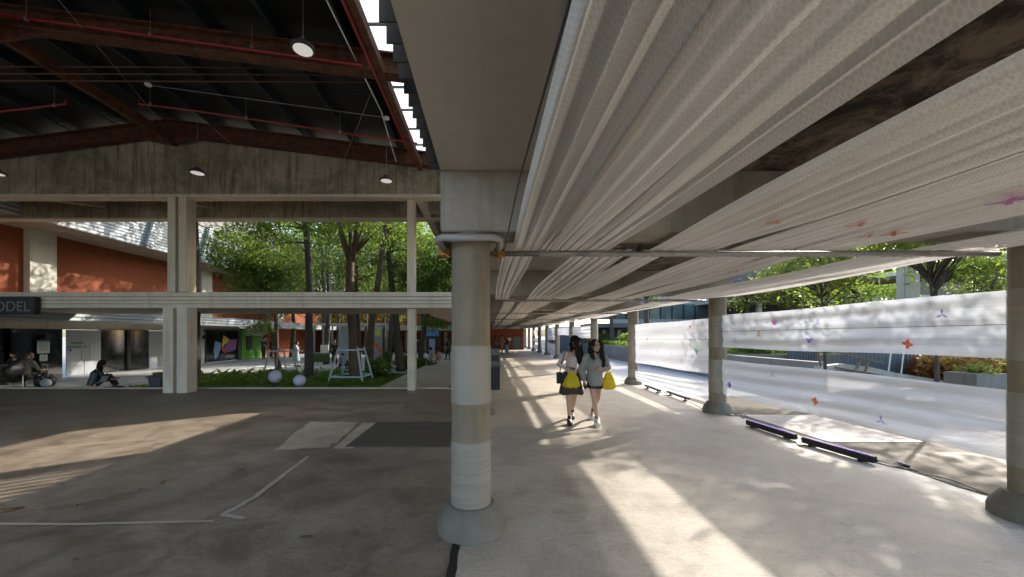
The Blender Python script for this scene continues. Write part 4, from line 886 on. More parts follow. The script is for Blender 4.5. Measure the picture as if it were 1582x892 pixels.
#@@RIGHT
# ------------------------------------------------------------------ right side, outdoors
r = root('planter_wall', (8.6, 20, 0), 'long low stained concrete planter wall beyond the screens', 'planter wall')
MB().box(8.6, 8.85, 9.75, 38, -.05, .9, .01).build('wall', M_GREYC, r); MB().box(8.85, 16, 14.8, 15, -.05, .85, .01).build('end_wall', M_GREYC, r)
MB().box(8.5, 8.6, 9.75, 38, -.05, .25, .01).build('footing', M_GREYC, r)
struct(MB().box(8.85, 16, 15.0, 38, -.1, .78).build('planter_soil', M_SOIL))
n = 22000; pts = np.column_stack([rng.uniform(8.8, 16, n), rng.uniform(15.2, 38, n), .75 + rng.random(n) * .45]); stuff(leaves_mesh('hedge_plants', pts, .15, M_LEAFL))
for q, (x, d) in enumerate([(9.6, 22), (10.2, 27), (9.5, 31), (11.5, 16)]): shrub('bushy green shrub in the long planter, ' + ORD[q] + ' from its near end' if q < 3 else 'bushy shrub behind the near end of the planter', (x, d, .75), .8, 1.0, 1600, .14, M_LEAFL, group='shrubs in the planter')
mS = root('metal_sheet_fence', (13, 11, 0), 'rust spotted blue grey corrugated metal fence sheets', 'fence')
for (x0, x1, y0, y1, d) in ((1310, 1421, 470, 588, 10.4), (1218, 1262, 500, 562, 14.6)):
    a, b = P(x0, y1, d), P(x1, y0, d); MB().box(a.x, b.x, d, d + .05, a.z, 2.0).build('metal_sheet', M_SHEETM, mS)
    MB().box(a.x, b.x, d + .05, d + .1, 1.6, 1.68).build('rail', M_DGREY, mS)
r = root('timber_frame', P(1340, 575, 9.6), 'broken brown timber trestle leaning over by the metal fence', 'timber frame')
MBt = plain('old_timber', (.22, .16, .11), .8, var=.3, vs=12)
for a, b in (((1290, 543), (1365, 561)), ((1268, 566), (1263, 540)), ((1330, 555), (1320, 576)), ((1343, 558), (1334, 580)), ((1290, 568), (1390, 588))):
    MB().bar(P(*a, 9.6), P(*b, 9.5), .035, .05).build('timber', MBt, r)
for x0, y0, x1, y1, l in ((1385, 480, 1371, 585, 'left of two thin white poles leaning on the metal fence'), (1404, 470, 1391, 588, 'right of two thin white poles leaning on the metal fence')):
    tag(MB().tube([P(x1, y1, 9.8), P(x0, y0, 10.3)], .016, 8).build('white_pole', M_WHITE), l, 'pole', 'leaning white poles')
m = MB(); pk = [P(1262, 570, 9.7), P(1300, 566, 9.9), P(1340, 571, 9.8), P(1380, 580, 9.7), P(1440, 590, 9.6), P(1480, 599, 9.2)]
for a, b in zip(pk, pk[1:]): m.bar(a, b, .15, .14)
tag(m.build('kerb_stones', M_PALE), 'crooked pale kerb stones at the foot of the metal fence', 'kerb')
struct(MB().box(8.85, 30, -9, 14.8, -.1, .12).build('raised_bed', M_SOIL))
r = root('iron_fence', (13, 11, 0), 'black upright bar fence behind the red shrubs', 'fence')
a, b = P(1421, 575, 10.9), P(1640, 575, 10.9); m = MB()
MB().box(a.x, b.x, 10.88, 10.92, 1.05, 1.09).build('rail', M_BLACK, r); MB().box(a.x, b.x, 10.88, 10.92, .35, .39).build('rail', M_BLACK, r)
for k in range(34): x = a.x + (b.x - a.x) * k / 33; m.box(x - .012, x + .012, 10.89, 10.91, .1, 1.2)
m.build('bars', M_BLACK, r)
for q, (x, d, rr) in enumerate([(1432, 10.0, .35), (1458, 9.8, .4), (1485, 9.6, .42), (1512, 9.9, .4), (1540, 9.7, .36), (1475, 10.3, .35), (1568, 9.6, .35)]):
    p = TR(x, d, .12); shrub('red orange leaved shrub, ' + ORD[q] + ' in the row before the bar fence', (p.x, p.y, .12), rr, .95 if q != 4 else .9, 1300, .10, M_LEAFR, group='red shrubs by the fence')
p = P(1508, 578, 8.3); p2 = P(1562, 604, 8.3)
r = root('planter_box', (p.x, 8.4, 0), 'square grey concrete planter box at the right end of the shrubs', 'planter box'); MB().box(p.x, p2.x, 8.3, 8.9, .1, p.z, .012).build('box', M_GREYC, r)
shrub('small green plant growing in the square concrete box', ((p.x + p2.x) / 2, 8.6, p.z - .03), .28, .2, 350, .08, M_LEAFY, name='box_plant', cat='plant')
n = 9000; pts = np.column_stack([rng.uniform(13, 20, n), rng.uniform(11.0, 13.5, n), .2 + rng.random(n) * .9]); stuff(leaves_mesh('weeds_behind_fence', pts, .13, M_LEAFL))
x0, x1 = P(1398, 0, 13).x, P(1422, 0, 13).x
r = root('pale_square_post', ((x0 + x1) / 2, 13, 0), 'tall pale square concrete post behind the upper screen', 'post'); MB().box(x0, x1, 13, 13.3, .1, 4.9, .02).build('shaft', M_PALE, r); MB().box(x0 - .03, x1 + .03, 12.97, 13.33, .1, .3, .01).build('foot', M_PALE, r)
x0 = 4.95 + .3
G2 = 'trees outside on the right'
def rtree(l, x, d, zb, H, bl, n, mat, sz=.12, lean=0.0, r0=.12):
    b = Vector((x, d, zb)); tree(l, [b, b + Vector((lean * .4, 0, H * .45)), b + Vector((lean, .1, H))], r0, r0 * .55, [(x + lean + a, d + c, zb + e, f, .75) for a, c, e, f in bl], n, sz, mat, M_BARKD, group=G2, clump=.26, limbs=30)
rtree('small tree with yellowing leaves right of the second column', *TR(1155, 23, .1)[:2], .1, 4.0, [(0, 0, 4.3, 1.4), (1.3, .2, 4.9, 1.4), (-1.2, 0, 5.2, 1.3), (.2, 0, 6.4, 1.6)], 7000, M_LEAFY, .17)
rtree('young tree in the middle above the upper screen', *TR(1232, 21, .1)[:2], .1, 4.0, [(0, 0, 4.2, 1.6), (1.5, .2, 4.7, 1.4), (-1.3, 0, 4.4, 1.3), (.2, 0, 6.2, 1.8)], 8000, M_LEAFY, .16)
rtree('forked leaning tree left of the pale square post', *TR(1372, 10.6, .1)[:2], .1, 3.0, [(-.9, 0, 2.9, .7), (-1.6, .2, 3.4, .8), (-.4, .3, 4.4, 1.1), (-1.4, 0, 4.6, 1.0)], 5000, M_LEAFL, .11, -.9, .07)
rtree('tree right behind the pale square post', *TR(1428, 11.5, .1)[:2], .1, 3.1, [(.3, 0, 3.7, .8), (1.2, 0, 4.0, .7), (-.2, .3, 4.5, 1.0)], 4000, M_LEAFL, .11, .5, .08)
rtree('bushy yellow green tree beside the right column', *TR(1515, 10.8, .1)[:2], .1, 2.0, [(0, 0, 2.3, .6), (.6, .2, 2.7, .5), (-.6, 0, 2.0, .5), (.9, .4, 3.3, .6)], 4500, M_LEAFY, .10)
rtree('green tree behind the young one over the screens', *TR(1300, 25, .1)[:2], .1, 4.2, [(0, 0, 4.2, 1.9), (2.4, .2, 4.6, 1.8), (-2.2, 0, 4.9, 1.8), (.2, 0, 7.0, 2.2)], 10000, M_LEAFL, .18)
rtree('spreading tree just outside the picture on the right, casting dapples', 10.2, 6.6, .1, 3.6, [(.4, .6, 3.9, 1.1), (-.6, -.5, 3.4, 1.0), (-.9, -1.8, 3.2, .9), (1.6, 1.6, 4.6, 1.0), (1.0, -2.0, 3.9, 1.1), (.2, -3.4, 3.5, 1.0), (1.8, 3.0, 4.4, .9)], 6000, M_LEAFL, .13)
rtree('low spreading tree right outside the screens, behind the metal fence line', 8.4, 9.3, .1, 2.6, [(0, 0, 3.3, .75), (-.5, -.9, 3.1, .7), (.5, .8, 3.5, .7), (.3, -1.5, 3.4, .6), (-.3, .9, 3.1, .6)], 4200, M_LEAFY, .11, 0, .04)
rtree('low leafy tree added for shade outside the screens, near the right column', 8.3, 6.9, .1, 2.6, [(0, 0, 3.45, .7), (-.4, -.8, 3.3, .6), (.5, .6, 3.5, .7), (0, -1.4, 3.5, .6), (-.2, .9, 3.3, .6)], 5500, M_LEAFL, .11, 0, .035)  # tree added to shade the floor and screens from low sun
rtree('slim tree at the far end of the planter', 9.9, 30, .78, 3.5, [(0, 0, 3.6, 1.2), (.8, 0, 4.4, 1.1)], 3500, M_LEAFD, .15, 0, .2)
rtree('tree with dark trunk in front of the glazed office', 10.6, 25, .78, 3.8, [(0, 0, 4.2, 1.4), (1.2, 0, 5, 1.4)], 4500, M_LEAFD, .15, 0, .22)
# office building behind
r = root('office_building', (22, 36, 0), 'long pale office building with glazed bands behind the trees on the right', 'office building')
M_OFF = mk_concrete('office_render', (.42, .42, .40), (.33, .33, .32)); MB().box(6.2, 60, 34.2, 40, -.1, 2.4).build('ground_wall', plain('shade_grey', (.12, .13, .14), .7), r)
MB().box(11.2, 60, 33.4, 34.2, 2.4, 3.05).build('band', M_OFF, r); MB().box(6.2, 60, 34, 40, 4.45, 5.3).build('band', M_OFF, r); MB().box(6.2, 60, 34.0, 34.19, 3.05, 4.45).build('glazing', plain('green_grey_glass', (.13, .19, .17), .1, var=.6, vs=1.2), r)
m = MB()
for k in range(46): m.box(6.2 + k * 1.05, 6.28 + k * 1.05, 33.92, 34, 3.05, 4.45)
m.build('mullions', M_BLACK, r)
for k in range(6): MB().box(13 + k * 7, 13.4 + k * 7, 33.7, 34, 3.05, 4.45).build('pier', plain('ochre_pier', (.42, .33, .15), .7), r)
MB().box(6.2, 60, 33.9, 40, 6.8, 7.4).build('band', M_OFF, r); MB().box(6.2, 60, 34.3, 40, 5.3, 6.8).build('glazing', M_GLASS, r)
MB().box(8.4, 12.6, 30.5, 34.2, 2.25, 2.6).build('porch_roof', plain('porch_grey', (.13, .14, .15), .6), r)
for x in (8.5, 12.3): MB().box(x, x + .35, 30.6, 31, -.1, 2.25).build('porch_column', plain('porch_grey', (.13, .14, .15), .6), r)
for k in range(5): MB().box(9.0 + k * .7, 9.3 + k * .7, 34.1, 34.19, .1, 2.1).build('door_panel', plain('warm_panel', (.55, .45, .16), .5) if k in (0, 3) else plain('pale_glass', (.45, .52, .52), .2), r)
r = root('shed_roof', (22, 30, 0), 'long low shed with pale lean-to roof behind the young trees', 'shed')
a, b = TR(1112, 29, 0), TR(1560, 29, 0)
MB().box(a.x, b.x, 29, 32.5, 4.2, 4.5).build('roof', M_PALE, r); MB().box(a.x, b.x, 32, 32.2, .1, 4.2).build('wall', plain('shed_dark', (.05, .06, .08), .7), r)
for k in range(8): x = a.x + (b.x - a.x) * k / 7; MB().box(x, x + .3, 29.3, 29.6, .1, 4.2).build('post', M_PALE, r)
r = root('raised_ramp', (16, 14, 0), 'curved raised concrete ramp with pale edge seen above the right screen', 'ramp')
m = MB(); pts = [(1448, 414), (1480, 409), (1520, 402), (1600, 393), (1700, 385)]
for a, b in zip(pts, pts[1:]): m.bar(P(*a, 15 - (a[0] - 1448) * .012), P(*b, 15 - (b[0] - 1448) * .012), .3, .36)
m.build('edge', M_LOUV, r)
a, b = P(1440, 424, 15), P(1720, 395, 12); MB().poly([a, b, b + Vector((3, 6, .2)), a + Vector((1, 7, .2))], (0, 0, .15)).build('underside', plain('ramp_brown', (.12, .10, .075), .8), r)
r = root('dark_shed_roof', (12, 17, 0), 'purplish brown tiled roofs seen under the deck edge', 'roofs')
for (x0, y0, x1, y1, d) in ((1140, 425, 1260, 400, 17), (1200, 418, 1420, 385, 20)):
    a, b = P(x0, y0, d), P(x1, y1, d); MB().poly([(a.x, d, a.z - .8), (b.x, d, b.z - .8), (b.x, d + 1, b.z + .3), (a.x, d + 1, a.z + .3)], (0, .3, 0)).build('roof_tiles', plain('plum_tiles', (.10, .085, .085), .8, var=.4, vs=5), r)
for q, (x, d) in enumerate([(26, 52), (36, 50), (46, 54), (16, 56), (60, 60)]):
    tree('tall background tree behind the office, ' + ORD[q] + ' of five', [Vector((x, d, -.1)), Vector((x, d, 5)), Vector((x, d, 8))], .3, .2, [(x, d, 8, 4, .8), (x + 3, d, 10, 3.5, .8), (x - 3, d, 9, 3.5, .8)], 5000, .4, M_LEAFD, M_BARKD, group='background trees behind the office', clump=.6)
#@@PEOPLE
# ------------------------------------------------------------------ people
SKIN = plain('skin', (.50, .30, .20), .5, var=.04); HAIR = plain('black_hair', (.008, .006, .005), .55, var=.3, vs=40); HAIR.node_tree.nodes['Principled BSDF'].inputs['Specular IOR Level'].default_value = .25
def local(o, r):
    o.parent = r; o.data.transform(Matrix.Translation(-Vector(r.location)))
def skinned(chains, joints, radii, rootj, extra, voxel, mat, r, name='body'):
    """one continuous body: skin modifier over a joint graph, joined with head and hands, then remeshed to one surface"""
    names = list(joints); idx = {k: i for i, k in enumerate(names)}
    me = bpy.data.meshes.new(name); me.from_pydata([tuple(joints[k]) for k in names], [(idx[a], idx[b]) for a, b in chains], [])
    o = bpy.data.objects.new(name, me); C.objects.link(o); md = o.modifiers.new('s', 'SKIN'); md.use_smooth_shade = True
    sv = me.skin_vertices[0].data
    for k in names:
        q = radii[k]; sv[idx[k]].radius = q if hasattr(q, '__len__') else (q, q); sv[idx[k]].use_root = (k == rootj)
    o.modifiers.new('d', 'SUBSURF').levels = 1
    dg = bpy.context.evaluated_depsgraph_get(); m2 = bpy.data.meshes.new_from_object(o.evaluated_get(dg)); bpy.data.objects.remove(o)
    bm = bmesh.new(); bm.from_mesh(m2); e = bmesh.new()
    tmp = bpy.data.meshes.new('t'); extra.bm.to_mesh(tmp); bm.from_mesh(tmp); extra.bm.free(); bm.to_mesh(m2); bm.free()
    o = bpy.data.objects.new(name, m2); C.objects.link(o); rm = o.modifiers.new('r', 'REMESH'); rm.mode = 'VOXEL'; rm.voxel_size = voxel; rm.use_smooth_shade = True
    sm = o.modifiers.new('m', 'SMOOTH'); sm.iterations = 2; sm.factor = .5
    dg = bpy.context.evaluated_depsgraph_get(); m3 = bpy.data.meshes.new_from_object(o.evaluated_get(dg)); bpy.data.objects.remove(o)
    m3.materials.clear(); m3.materials.append(mat); m3.polygons.foreach_set('use_smooth', [True] * len(m3.polygons))
    o = bpy.data.objects.new(name, m3); C.objects.link(o); local(o, r); return o
def cloth(name, parts, voxel, mat, r, folds=.006, cut=None):
    """garment as one surface from tapered lofts"""
    m = MB()
    for pts, rad in parts: m.tube(pts, rad, 18)
    bmesh.ops.recalc_face_normals(m.bm, faces=m.bm.faces[:])
    me = bpy.data.meshes.new(name); m.bm.to_mesh(me); m.bm.free(); o = bpy.data.objects.new(name, me); C.objects.link(o)
    rm = o.modifiers.new('r', 'REMESH'); rm.mode = 'VOXEL'; rm.voxel_size = voxel
    sm = o.modifiers.new('m', 'SMOOTH'); sm.iterations = 3; sm.factor = .5
    if folds:
        tx = bpy.data.textures.new('folds', 'CLOUDS'); tx.noise_scale = .11; d = o.modifiers.new('f', 'DISPLACE'); d.texture = tx; d.strength = folds * 3.5; d.mid_level = .5; d.texture_coords = 'LOCAL'
    dg = bpy.context.evaluated_depsgraph_get(); m3 = bpy.data.meshes.new_from_object(o.evaluated_get(dg)); bpy.data.objects.remove(o)
    m3.materials.clear(); m3.materials.append(mat); m3.polygons.foreach_set('use_smooth', [True] * len(m3.polygons))
    o = bpy.data.objects.new(name, m3); C.objects.link(o); local(o, r); return o
def part(m, name, mat, r, smooth=True):
    bmesh.ops.recalc_face_normals(m.bm, faces=m.bm.faces[:]); me = bpy.data.meshes.new(name); m.bm.to_mesh(me); m.bm.free(); me.materials.append(mat)
    if smooth: me.polygons.foreach_set('use_smooth', [True] * len(me.polygons))
    o = bpy.data.objects.new(name, me); C.objects.link(o); local(o, r); return o
def head(m, c, f, up, s):
    """skull, jaw, nose, ears facing f"""
    f = f.normalized(); rt = f.cross(up).normalized()
    M3 = Matrix((rt, f, up)).transposed()
    def el(p, rr, seg=18):
        mt = Matrix.Translation(c + M3 @ (Vector(p) * s)) @ M3.to_4x4() @ Matrix.Diagonal((rr[0] * s, rr[1] * s, rr[2] * s, 1))
        bmesh.ops.create_uvsphere(m.bm, u_segments=seg, v_segments=12, radius=1, matrix=mt)
    el((0, -.012, .03), (.074, .092, .085)); el((0, .018, -.035), (.058, .070, .075)); el((0, .05, -.085), (.030, .030, .022))
    el((0, .094, -.012), (.011, .016, .022)); el((0, .084, -.050), (.022, .012, .011)); el((0, .082, -.062), (.018, .011, .008))
    el((-.076, -.005, -.01), (.010, .020, .030)); el((.076, -.005, -.01), (.010, .020, .030)); el((-.03, .072, -.02), (.022, .016, .018)); el((.03, .072, -.02), (.022, .016, .018))
    return M3
def face(c, M3, s, r):
    for sx in (-1, 1):
        m = MB(); mt = Matrix.Translation(c + M3 @ (Vector((sx * .031, .083, .006)) * s)) @ M3.to_4x4() @ Matrix.Diagonal((.014 * s, .008 * s, .006 * s, 1)); bmesh.ops.create_uvsphere(m.bm, u_segments=10, v_segments=8, radius=1, matrix=mt); part(m, 'eye', M_BLACK, r)
        m = MB(); m.tube([c + M3 @ (Vector((sx * .014, .092, .022)) * s), c + M3 @ (Vector((sx * .034, .092, .028)) * s), c + M3 @ (Vector((sx * .05, .082, .022)) * s)], [.003 * s, .004 * s, .002 * s], 6); part(m, 'eyebrow', HAIR, r)
    m = MB(); mt = Matrix.Translation(c + M3 @ (Vector((0, .094, -.055)) * s)) @ M3.to_4x4() @ Matrix.Diagonal((.020 * s, .007 * s, .008 * s, 1)); bmesh.ops.create_uvsphere(m.bm, u_segments=10, v_segments=8, radius=1, matrix=mt); part(m, 'mouth', plain('lips', (.30, .06, .06), .4), r)
def hand(m, w, p, curl, s=1.0):
    """palm from wrist w towards p with five bent fingers; curl = direction the fingers bend to"""
    d = (p - w).normalized(); cu = (curl - d * curl.dot(d)).normalized(); sd = d.cross(cu).normalized(); L = .085 * s
    m.tube([w, w + d * L * .5, w + d * L], [(.020 * s, .026 * s), (.018 * s, .038 * s), (.014 * s, .036 * s)], 10)
    for k, (o, ln) in enumerate(((-.028, .062), (-.010, .072), (.010, .068), (.027, .054))):
        b = w + d * L * .92 + sd * o * s; m.tube([b, b + d * ln * .45 * s + cu * .012 * s, b + d * ln * .75 * s + cu * .034 * s, b + d * ln * .70 * s + cu * .056 * s], [.0095 * s, .009 * s, .008 * s, .006 * s], 7)
    b = w + d * L * .3 - sd * .03 * s; m.tube([b, b + d * .025 * s - sd * .022 * s + cu * .012 * s, b + d * .055 * s - sd * .018 * s + cu * .03 * s], [.012 * s, .010 * s, .008 * s], 7)
def Z8(x, y, dd=0.0, d=6.85):
    return P(840 + x / 5.246, 500 + y / 5.246, d + dd)
V = Vector
def strands(name, parts, r, n=26, seed=1):
    """long hair: a shell of many tapered locks"""
    rr = random.Random(seed); m = MB()
    for path, w, k in parts:
        for q in range(k):
            o = V((rr.gauss(0, 1), rr.gauss(0, .7), 0)) * w; j = [V((rr.gauss(0, 1), rr.gauss(0, 1), 0)) * .006 for _ in path]
            m.tube([p + o * (1 - .15 * i / len(path)) + j[i] for i, p in enumerate(path)], [.014] + [.016] * (len(path) - 2) + [.004], 6)
    return part(m, name, HAIR, r)
def shoe(name, ankle, toe, mat, sole, r, h=.10, w=.046):
    d = (toe - ankle); d.z = 0; L = d.length; d.normalize(); b = V((ankle.x, ankle.y, 0)) - d * .05
    m = MB(); z = h * .5
    m.tube([b + V((0, 0, z + .012)), b + d * L * .3 + V((0, 0, z + .018)), b + d * (L * .65) + V((0, 0, z * .9)), b + d * (L + .03) + V((0, 0, z * .75)), b + d * (L + .055) + V((0, 0, z * .62))], [(w * .85, h * .5), (w * 1.02, h * .6), (w * 1.08, h * .52), (w * .95, h * .40), (w * .5, h * .26)], 14)
    m.tube([b + d * .05 + V((0, 0, h * .6)), b + d * .05 + V((0, 0, h + .03))], [w * .9, w * .85], 14)
    o = part(m, name, mat, r); m = MB(); m.tube([b - d * .01 + V((0, 0, .013)), b + d * L * .5 + V((0, 0, .013)), b + d * (L + .05) + V((0, 0, .014))], [(w * .95, .012), (w * 1.1, .012), (w * .8, .012)], 14); part(m, 'sole', sole, o) if False else None
    me = bpy.data.meshes.new('sole'); bmesh.ops.recalc_face_normals(m.bm, faces=m.bm.faces[:]); m.bm.to_mesh(me); m.bm.free(); me.materials.append(sole); s = bpy.data.objects.new('sole', me); C.objects.link(s); s.parent = o; me.transform(Matrix.Translation(-V(r.location)))
    return o
# --- left walking woman: blush top, brown skirt, looking to her companion
r = root('person', V((Z8(225, 800).x, 6.85, 0)), 'woman in blush top and dark brown skirt walking, head turned to her companion', 'person')
g0 = lambda v, z: V((v.x, v.y, z))
hd = Z8(258, 152)
J = dict(pelvis=Z8(222, 425), spine=Z8(224, 360), chest=Z8(228, 285), neckb=Z8(236, 232), neck=Z8(246, 205),
         shR=Z8(176, 248), elR=Z8(122, 335, -.02), wrR=Z8(186, 366, -.20), shL=Z8(288, 252), elL=Z8(312, 345, .02), wrL=Z8(332, 425, -.03),
         hpR=Z8(202, 455), knR=Z8(203, 600, -.10), anR=g0(Z8(210, 740, -.16), .10), toR=g0(Z8(214, 790, -.30), .035),
         hpL=Z8(244, 455), knL=Z8(250, 595, .08), anL=g0(Z8(230, 715, .32), .14), toL=g0(Z8(234, 742, .20), .05))
RD = dict(pelvis=(.115, .09), spine=(.09, .07), chest=(.10, .075), neckb=(.06, .05), neck=(.040, .042), shR=.046, elR=.034, wrR=.023, shL=.046, elL=.034, wrL=.023, hpR=.080, knR=.052, anR=.032, toR=.026, hpL=.080, knL=.052, anL=.032, toL=.026)
CHN = [('pelvis', 'spine'), ('spine', 'chest'), ('chest', 'neckb'), ('neckb', 'neck'), ('chest', 'shR'), ('shR', 'elR'), ('elR', 'wrR'), ('chest', 'shL'), ('shL', 'elL'), ('elL', 'wrL'), ('pelvis', 'hpR'), ('hpR', 'knR'), ('knR', 'anR'), ('anR', 'toR'), ('pelvis', 'hpL'), ('hpL', 'knL'), ('knL', 'anL'), ('anL', 'toL')]
def calves(J, RD, ch):
    for s in 'RL':
        J['cf' + s] = J['kn' + s].lerp(J['an' + s], .3) + V((0, .02, 0)); RD['cf' + s] = .050
        ch.remove(('kn' + s, 'an' + s)); ch += [('kn' + s, 'cf' + s), ('cf' + s, 'an' + s)]
    return ch
ex = MB(); M3 = head(ex, hd, V((.80, -.55, -.12)), V((.05, -.05, 1)).normalized(), 1.0)
hand(ex, J['wrR'], Z8(222, 374, -.24), V((.3, -.3, .8))); hand(ex, J['wrL'], Z8(341, 462, -.05), V((.5, -.2, .1)))
skinned(calves(J, RD, list(CHN)), J, RD, 'pelvis', ex, .0075, SKIN, r); face(hd, M3, 1.0, r)
M_BLUSH = plain('blush_fabric', (.56, .45, .44), .8, var=.05); M_BRN = plain('brown_skirt', (.055, .038, .028), .85, var=.15)
cloth('top', [([J['chest'] + V((0, 0, .055)), J['chest'], J['spine'] + V((0, 0, .03)), J['pelvis'] + V((0, 0, .04))], [(.125, .075), (.150, .105), (.135, .095), (.150, .115)]),
              ([J['neckb'] + V((-.10, 0, .0)), J['shR'], J['elR'], J['wrR'] + (J['elR'] - J['wrR']) * .08], [.05, .062, .050, .036]), ([J['neckb'] + V((.09, 0, .0)), J['shL'], J['elL'], J['wrL'] + (J['elL'] - J['wrL']) * .08], [.05, .062, .050, .036])], .011, M_BLUSH, r, .004)
sk = MB(); n = 48; rings = []
for t in [k / 8 for k in range(9)]:
    zc = Z8(222, 388).z * (1 - t) + Z8(222, 568).z * t; xc = Z8(222 + 3 * t, 400).x; ring = []
    for k in range(n):
        a = 2 * PI * k / n; w = (.135 + .075 * t ** .8) * (1 + .07 * t * math.sin(a * 9 + .6) + .05 * t * math.sin(a * 5)); ring.append(sk.bm.verts.new((xc + w * math.cos(a) * 1.02, 6.85 + w * math.sin(a) * .78 - .02 * t, zc + .012 * t * math.sin(a * 3))))
    rings.append(ring)
for a, b in zip(rings, rings[1:]):
    for k in range(n): sk.bm.faces.new((a[k], a[(k + 1) % n], b[(k + 1) % n], b[k]))
part(sk, 'skirt', M_BRN, r)
ex = MB(); ex.ball(hd + V((-.012, .025, .035)), (.092, .100, .098), 24); part(ex, 'hair_cap', HAIR, r)
B = hd
strands('hair', [([B + V((-.055, .03, .06)), B + V((-.085, .03, -.04)), B + V((-.075, .0, -.16)), B + V((-.05, -.03, -.26))], .018, 14), ([B + V((.0, .07, .05)), B + V((-.02, .08, -.08)), B + V((-.01, .07, -.22)), B + V((.01, .05, -.36))], .035, 22),
                 ([B + V((.03, -.05, .08)), B + V((-.005, -.095, .0)), B + V((.015, -.10, -.14)), B + V((.04, -.10, -.27)), B + V((.065, -.09, -.40))], .022, 26), ([B + V((.055, .0, .07)), B + V((.06, -.0, -.06)), B + V((.085, -.04, -.20)), B + V((.08, -.07, -.34))], .018, 20)], r, seed=3)
shoe('shoe', J['anR'], J['toR'], M_BLACK, M_DGREY, r); shoe('shoe', J['anL'], J['toL'], M_BLACK, M_DGREY, r)
for s in 'RL': m = MB(); m.tube([J['an' + s] + V((0, 0, -.03)), J['an' + s].lerp(J['cf' + s], .22)], [.036, .035], 14); part(m, 'sock', M_BLACK, r)
def bag(label, x0, x1, y0, y1, dd, grip, seed, mat):
    rr = random.Random(seed); a, b = Z8(x0, y0, dd), Z8(x1, y1, dd); c = (a + b) / 2; w = (b.x - a.x) / 2; h = (a.z - b.z)
    r = root('carrier_bag', V((c.x, c.y, b.z)), label, 'plastic bag', 'yellow plastic carrier bags'); m = MB(); n = 40; rings = []
    for j in range(17):
        t = j / 16; wid = w * (.30 + 1.02 * math.sin(min(1, (t * 1.12)) * PI * .5) ** .9) * (1 if t < .88 else 1 - (t - .88) * 3.6); zc = a.z - h * t; ring = []
        for k in range(n):
            an = 2 * PI * k / n; f = 1 + .07 * math.sin(an * 7 + t * 5 + seed) + .05 * math.sin(an * 13 - t * 7) + rr.uniform(-.02, .02)
            ring.append(m.bm.verts.new((c.x + wid * f * math.cos(an), c.y + wid * .55 * f * math.sin(an), zc + .008 * math.sin(an * 5 + seed))))
        rings.append(ring)
    for p, q in zip(rings, rings[1:]):
        for k in range(n): m.bm.faces.new((p[k], p[(k + 1) % n], q[(k + 1) % n], q[k]))
    m.bm.faces.new(rings[-1]); part(m, 'bag_body', mat, r)
    for s in (-1, 1): m = MB(); m.tube([V((c.x + s * w * .35, c.y, a.z - h * .04)), V((c.x + s * w * .30, c.y - .01, (a.z + grip.z) / 2)), grip + V((s * .012, 0, 0))], [(.016, .006), (.012, .006), (.012, .006)], 8); part(m, 'handle', mat, r)
def mk_bag():
    n = NT('thin_yellow_plastic'); v = n.mapped(); c = n.mix(n.noise(14, 6, .7, v), (.62, .46, .0), (.90, .74, .02)); n.col(c); n.b.inputs['Roughness'].default_value = .32
    n.bump(n.noise(22, 6, .7, v, 1.5), .7, .02); t = n.n('BsdfTranslucent'); n.l(c, t.inputs[0]); mx = n.n('MixShader'); mx.inputs[0].default_value = .4
    n.l(n.b.outputs[0], mx.inputs[1]); n.l(t.outputs[0], mx.inputs[2]); n.l(mx.outputs[0], n.out.inputs[0]); return n.m
M_BAG = mk_bag()
bag('yellow carrier bag hanging in front of the dark brown skirt', 174, 278, 398, 520, -.27, Z8(226, 388, -.27), 2, M_BAG)
bag('yellow carrier bag held beside the grey sweatshirt', 484, 568, 392, 532, -.12, Z8(474, 378, -.22), 5, M_BAG)
r = root('mobile_phone', Z8(235, 367, -.30), 'black phone in the hand of the woman in the blush top', 'phone')
MB().bar(Z8(214, 362, -.30), Z8(254, 370, -.32), .012, .038, up=(0, 0, 1)).build('phone_body', M_BLACK, r); MB().bar(Z8(220, 361, -.308), Z8(248, 368, -.328), .002, .03).build('screen', M_DGREY, r)
r = root('shoulder_bag', Z8(126, 480), 'black shoulder bag on a strap at the side of the woman in the skirt', 'handbag')
MB().bar(Z8(128, 395, .0), Z8(128, 486, .0), .10, .08, up=(0, 1, 0)).build('bag_body', M_BLACK, r); bpy.context.scene.objects
MB().tube([Z8(130, 400, .0), Z8(140, 340, -.06), Z8(160, 270, -.10), Z8(176, 222, -.03), Z8(170, 240, .09), Z8(140, 330, .10), Z8(130, 398, .04)], .008, 8).build('strap', M_BLACK, r)
# --- right walking woman: grey sweatshirt, shorts, white trainers
r = root('person', V((Z8(420, 800).x, 6.75, 0)), 'woman in oversized grey sweatshirt and black shorts walking with white trainers', 'person')
def Y8(x, y, dd=0.0): return Z8(x, y, dd, 6.75)
hd = Y8(422, 182)
J = dict(pelvis=Y8(412, 480), spine=Y8(413, 400), chest=Y8(415, 305), neckb=Y8(416, 258), neck=Y8(418, 232),
         shR=Y8(345, 278), elR=Y8(308, 385, .03), wrR=Y8(328, 470, -.04), shL=Y8(486, 278), elL=Y8(512, 362, -.02), wrL=Y8(478, 374, -.20),
         hpR=Y8(392, 505), knR=Y8(408, 605, -.10), anR=g0(Y8(432, 735, -.14), .10), toR=g0(Y8(440, 795, -.30), .035),
         hpL=Y8(436, 505), knL=Y8(437, 605, .08), anL=g0(Y8(398, 690, .40), .17), toL=g0(Y8(390, 740, .28), .05))
RD = dict(pelvis=(.115, .09), spine=(.09, .07), chest=(.10, .075), neckb=(.06, .05), neck=(.042, .042), shR=.046, elR=.036, wrR=.023, shL=.046, elL=.036, wrL=.023, hpR=.082, knR=.052, anR=.032, toR=.026, hpL=.082, knL=.052, anL=.032, toL=.026)
